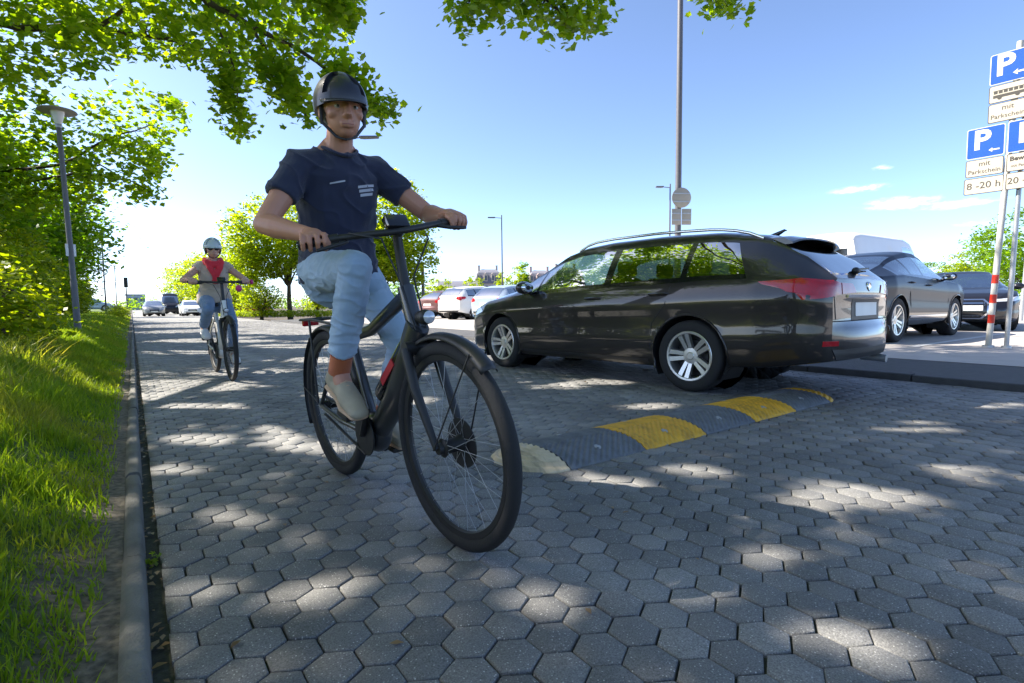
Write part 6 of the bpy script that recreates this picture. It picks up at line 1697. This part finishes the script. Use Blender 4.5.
    g.tube([hip + vec(0, 0, cl.get('hem', -.06)), hip + vec(0, 0, .03), waist, chest, sh + vec(0, 0, -.03), sh + vec(.006, 0, .035), nb + vec(0, 0, .012)], [(.135 + e_, pw + e_ * 1.7), (.132 + e_, pw + e_ * 1.4), (.105 + e_ * 1.6, ww + e_ * 1.8), (.112 + e_, cw + e_), (.088 + e_, cw * 1.02 + e_), (.070 + e_, cw * .62), (.062 + e_ * .6, .062 + e_ * .6)], 30, up=(1, 0, 0))
    for s in (1, -1):
        S_, e, W = E[s]; sl = cl['sleeve']
        if sl: g.tube([sh + vec(0, s * sw * .45, .0), S_ + vec(0, 0, .004), S_.lerp(e, sl * .5), S_.lerp(e, sl)], [(.066, .062), (.068, .064), (.060, .058), (.059, .057)], 18)
        g.capsule([nb + vec(-.02, s * .055, -.012), sh + vec(-.008, s * sw * .8, .014)], [.036 * k, .042], 14)
    # folds
    top = remesh(g, cl['topname'], J['voxel'] * 1.1, cl['top'], body, 3, .5)
    rng2 = np.random.default_rng(int(hc.x * 1000) + 5)
    def wrinkle(o, amp, sc, stretch):
        me = o.data; co = np.zeros(len(me.vertices) * 3); me.vertices.foreach_get('co', co); co = co.reshape(-1, 3)
        no = np.zeros(len(me.vertices) * 3); me.vertex_normals.foreach_get('vector', no); no = no.reshape(-1, 3)
        d = np.array([noise.noise((c[0] * sc * stretch[0], c[1] * sc * stretch[1], c[2] * sc * stretch[2])) + .5 * noise.noise((c[0] * sc * 2.1 + 5, c[1] * sc * 2.1, c[2] * sc * stretch[2] * 1.7)) for c in co])
        q_ = np.array([1 - 2.4 * abs(noise.noise((c[0] * sc * .8 + c[2] * sc * .5, c[1] * sc * .8 + c[2] * sc * .35, c[2] * sc * .7 * stretch[2] + 7))) for c in co])
        d = d * .7 + np.clip(q_, -.2, 1) ** 3 * .9
        co += no * (d * amp)[:, None]; me.vertices.foreach_set('co', co.ravel()); me.update()
    wrinkle(top, .009, 11, (1, .8, 1.3))
    # trousers
    g = MB()
    g.capsule([hip + vec(-.01, 0, -.06), hip + vec(0, 0, .02), hip + vec(0, 0, .07)], [(.125, pw + .012), (.125, pw + .012), (.118, pw + .005)], 24, up=(1, 0, 0))
    for s in (1, -1):
        H = hip + vec(.0, s * .085, -.02); A = J['ankle'][s]; kn = J['knee'][s]; sg = J['th']
        hem = kn.lerp(A, cl.get('cuff', .93))
        g.capsule([H + vec(-.01, 0, 0), H.lerp(kn, .35), H.lerp(kn, .75), kn], [(.093, .090), (.080, .079), (.066, .065), (.062, .059)], 20)
        g.tube([H.lerp(kn, .9), kn, kn.lerp(A, .12), kn.lerp(A, .35), kn.lerp(A, .7), hem], [.056, (.063, .059), (.062, .059), .059, .053, .051], 20)
    tr_ = remesh(g, 'jeans', J['voxel'] * 1.1, cl['legs'], body, 3, .5); wrinkle(tr_, .0052, 15, (1.2, 1.2, 2.2))
    # socks and shoes
    for s in (1, -1):
        A, toe, kn = J['ankle'][s], J['toe'][s], J['knee'][s]
        g = MB(); g.tube([kn.lerp(A, .84), A + (A - kn).normalized() * .01], [.043, .042], 16); g.build('sock', cl['sock'], body, 60)
        d = (toe - A); fl = vec(d.x, d.y, 0).normalized() if True else 0
        fdir = J['footdir'][s].normalized(); upf = fdir.cross(vec(0, 1, 0)).normalized(); 
        if upf.z < 0: upf = -upf
        ball = toe; heel = ball - fdir * .17
        g = MB()
        g.capsule([heel + upf * .025, ball - fdir * .06 + upf * .030, ball + upf * .016, ball + fdir * .075 + upf * .008], [(.042, .036), (.042, .041), (.032, .047), (.024, .038)], 18, up=tuple(upf))
        g.capsule([heel + upf * .03 + fdir * .02, A + upf * .0], [(.045, .04), (.042, .040)], 16)
        sh_ = remesh(g, 'shoe', .006, cl['shoe'], body, 4, .5)
        g = MB(); g.capsule([heel - upf * .008, ball - fdir * .06 - upf * .008, ball - upf * .012, ball + fdir * .08 - upf * .008], [(.014, .040), (.013, .038), (.012, .049), (.011, .036)], 18, up=tuple(upf)); g.build('shoe_sole', cl['sole'], sh_, 60)
        g = MB()
        for q in range(4):
            c = ball - fdir * (.02 + q * .02) + upf * (.050 + q * .009); g.tube([c - vec(0, .022, 0) - upf * .004, c + upf * .004, c + vec(0, .022, 0) - upf * .004], .0035, 6)
        g.build('shoelace', cl['sole'], sh_, 60)
    return body, E, hp

MT['eye_white'] = plain('eye', (.40, .37, .35), .2)
MT['lips'] = plain('lips', (.33, .12, .10), .45)
def skinmat(name, c):
    m = plain(name, c, .5, var=.08, vscale=18, bump=.08, bscale=240); b = m.node_tree.nodes['Principled BSDF']
    b.inputs['Subsurface Weight'].default_value = .12; b.inputs['Subsurface Radius'].default_value = (.012, .005, .003); return m
def cloth(name, c, sc=700, var=.06, vs=8):
    return plain(name, c, .85, var=var, vscale=vs, bump=.25, bscale=sc, sheen=.2)
SK1, SK2 = skinmat('tanned skin', (.46, .215, .135)), skinmat('fair skin', (.50, .28, .20))
HAIR1, HAIR2 = plain('dark brown hair', (.03, .02, .014), .5, bump=.6, bscale=90), plain('light brown hair', (.14, .085, .045), .5, bump=.6, bscale=90)
NAVY = cloth('navy cotton jersey', (.012, .017, .045)); JEAN1 = cloth('pale blue denim', (.31, .42, .54), var=.16, vs=5); JEAN2 = cloth('mid blue denim', (.13, .21, .34), var=.14, vs=5)
BEIGE = cloth('beige cotton vest', (.46, .37, .29)); SCARF = cloth('red scarf cloth', (.60, .02, .035), var=.15)
HEL1 = plain('dark helmet shell', (.012, .012, .018), .4, coat=.3); HEL2 = plain('pale grey green helmet shell', (.42, .47, .46), .4, coat=.4)
ORANGE = cloth('rust orange sock', (.42, .11, .035)); SNEAK = plain('olive grey suede shoe', (.36, .31, .22), .8, var=.15, vscale=20); SOLE = plain('pale rubber sole', (.50, .34, .22), .7); WSHOE = plain('white canvas shoe', (.68, .67, .65), .7); WSOLE = plain('white sole', (.7, .69, .66), .6); WSOCK = cloth('white sock', (.65, .64, .62))
BF1 = plain('black bicycle enamel', (.025, .026, .028), .35, coat=.6); BF2 = plain('white bicycle enamel', (.66, .65, .60), .35, coat=.6)
REDACC = plain('red decal', (.45, .02, .03), .4)
PINK = plain('magenta reflector', (.50, .03, .18), .4)

# --- the near cyclist
B_LOC, B_ROT = (.80, 2.57, 0), (R(4.0), 0, R(-86.5))
bk = empty('bicycle', B_LOC, B_ROT, 'black electric bicycle with the man on it, nearest to the camera', 'bicycle', 'bicycles being ridden')
ped, grip, gd = bicycle(bk, dict(frame=BF1, accent=REDACC, rim=MT['black'], guard=MT['black'], step=False, battery=True, crank=48, saddle=.915, bar_z=1.075, bar_x=.775, steer=9, bar_tilt=.13, ped_tilt={-1: R(12), 1: R(4)}))
man = empty('person', B_LOC, B_ROT, 'man riding near the camera in navy t-shirt, pale jeans and dark helmet', 'person')
fd = {-1: vec(.92, 0, -.38), 1: vec(.98, 0, -.16)}
J = dict(hip=vec(.225, 0, .985), waist=vec(.245, 0, 1.115), chest=vec(.29, 0, 1.275), sh=vec(.325, 0, 1.385), nb=vec(.345, 0, 1.44), ntop=vec(.375, 0, 1.515), head=vec(.41, 0, 1.588), hr=.105,
         face=(Matrix.Rotation(R(-10), 3, 'Z') @ Matrix.Rotation(R(8), 3, 'Y')), w=(.147, .129, .153, .158), ua=.285, fa=.25, pole={1: vec(-.3, .8, -.5), -1: vec(-.55, -.9, -.65)},
         grip=grip, gripdir=gd, wrist={s: grip[s] + vec(-.062, -s * .012, .032) for s in (1, -1)}, th=.435, shn=.43, voxel=.0043, hand=1.0)
J['toe'] = {s: ped[s] + vec(.0, 0, .034) for s in (1, -1)}
J['footdir'] = fd
J['ankle'] = {s: J['toe'][s] - fd[s].normalized() * .125 + fd[s].normalized().cross(vec(0, 1, 0)).normalized() * (.085) * (1 if fd[s].normalized().cross(vec(0, 1, 0)).z > 0 else -1) for s in (1, -1)}
body, E, hp = rider(man, J, dict(skin=SK1, hair=HAIR1, helmet=HEL1, visor=HEL1, top=NAVY, topname='t_shirt', sleeve=.52, legs=JEAN1, sock=ORANGE, shoe=SNEAK, sole=SOLE, cuff=.82))
PRINT = plain('pale shirt print', (.40, .42, .48), .7)
# small pale print on the chest and the lanyard round the neck
shirt = [c for c in body.children if c.name.startswith('t_shirt')][0]
bv = BVHTree.FromPolygons([v.co for v in shirt.data.vertices], [p.vertices[:] for p in shirt.data.polygons])
for (y0, y1, z0, z1) in ((.035, .115, 1.288, 1.298), (.04, .110, 1.272, 1.283), (.045, .105, 1.256, 1.267), (-.075, -.02, 1.30, 1.306)):
    n = 8; vs = []; g = MB()
    for i in range(n + 1):
        y = y0 + (y1 - y0) * i / n
        for z in (z0, z1):
            h = bv.ray_cast(vec(2, y, z + (y - y0) * .18), vec(-1, 0, 0), 4)[0]; h = h if h is not None else vec(.4, y, z); vs.append(h + vec(.0025, 0, 0))
    g.add(vs, [(2 * i, 2 * i + 2, 2 * i + 3, 2 * i + 1) for i in range(n)])
    g.build('chest_print', PRINT, shirt, 60)
g = MB(); n = 26; pts = []
for i in range(n + 1):
    a = 2 * math.pi * i / n
    pts.append(vec(.347 + .072 * math.cos(a) , .070 * math.sin(a), 1.455 - .042 * max(0, math.cos(a)) ** 1.5))
g.tube(pts, .007, 8, caps=False); g.build('collar', NAVY, shirt, 60)

# --- the woman behind
W_LOC, W_ROT = (.83, 7.60, 0), (R(1.0), 0, R(-88))
bk2 = empty('bicycle', W_LOC, W_ROT, 'white step-through bicycle ridden by the woman further back', 'bicycle', 'bicycles being ridden')
ped2, grip2, gd2 = bicycle(bk2, dict(frame=BF2, accent=REDACC, rim=MT['black'], guard=MT['black'], step=True, battery=False, crank=112, saddle=.86, bar_z=1.09, bar_x=.76, sweep=.11, ped_tilt={-1: R(8), 1: R(4)}))
g = MB(); g.ellipsoid((.66, .335, 1.10), (.03, .02, .03), seg=14, rings=10); g.build('bar_end_mirror', PINK, bk2, 60)
g = MB(); g.ellipsoid((.79, .17, 1.02), (.03, .035, .04), seg=14, rings=10); g.build('bell', PINK, bk2, 60)
wom = empty('person', W_LOC, W_ROT, 'woman riding further back in beige vest, red scarf, jeans and pale helmet', 'person')
fd2 = {-1: vec(.95, 0, -.25), 1: vec(.98, 0, -.12)}
J2 = dict(hip=vec(.225, 0, .925), waist=vec(.235, 0, 1.05), chest=vec(.26, 0, 1.20), sh=vec(.275, 0, 1.305), nb=vec(.285, 0, 1.36), ntop=vec(.31, 0, 1.43), head=vec(.335, 0, 1.505), hr=.10, k=.88,
          face=Matrix.Rotation(R(-3), 3, 'Z') @ Matrix.Rotation(R(6), 3, 'Y'), w=(.165, .125, .145, .145), ua=.27, fa=.24, pole={1: vec(-.4, .8, -.5), -1: vec(-.4, -.8, -.5)},
          grip=grip2, gripdir=gd2, wrist={s: grip2[s] + vec(-.06, -s * .012, .030) for s in (1, -1)}, th=.41, shn=.41, voxel=.0065, hand=.92, arm=.86)
J2['toe'] = {s: ped2[s] + vec(.0, 0, .034) for s in (1, -1)}
J2['footdir'] = fd2
J2['ankle'] = {s: J2['toe'][s] - fd2[s].normalized() * .12 + vec(0, 0, .08) for s in (1, -1)}
body2, E2, hp2 = rider(wom, J2, dict(skin=SK2, hair=HAIR2, helmet=HEL2, visor=HEL2, top=BEIGE, topname='vest_top', sleeve=.22, legs=JEAN2, sock=WSOCK, shoe=WSHOE, sole=WSOLE, cuff=.93, longhair=True, glasses=True))
g = MB(); n = 30
for lvl, (rx, ry, dz) in enumerate(((.085, .085, .0), (.095, .098, -.03))):
    g.tube([vec(.288 + rx * math.cos(a), ry * math.sin(a), 1.385 + dz - .05 * max(0, math.cos(a))) for a in np.linspace(0, 2 * math.pi, n)], .026, 10, caps=False)
for s in (1, -1): g.capsule([vec(.355, s * .075, 1.36), vec(.395, s * .05, 1.28), vec(.400, s * .012, 1.20), vec(.385, s * -.02, 1.10)], [(.02, .036), (.022, .045), (.02, .042), (.012, .03)], 12)
g.ellipsoid((.398, 0, 1.215), (.03, .045, .045))
remesh(g, 'scarf', .007, SCARF, body2, 3, .5)
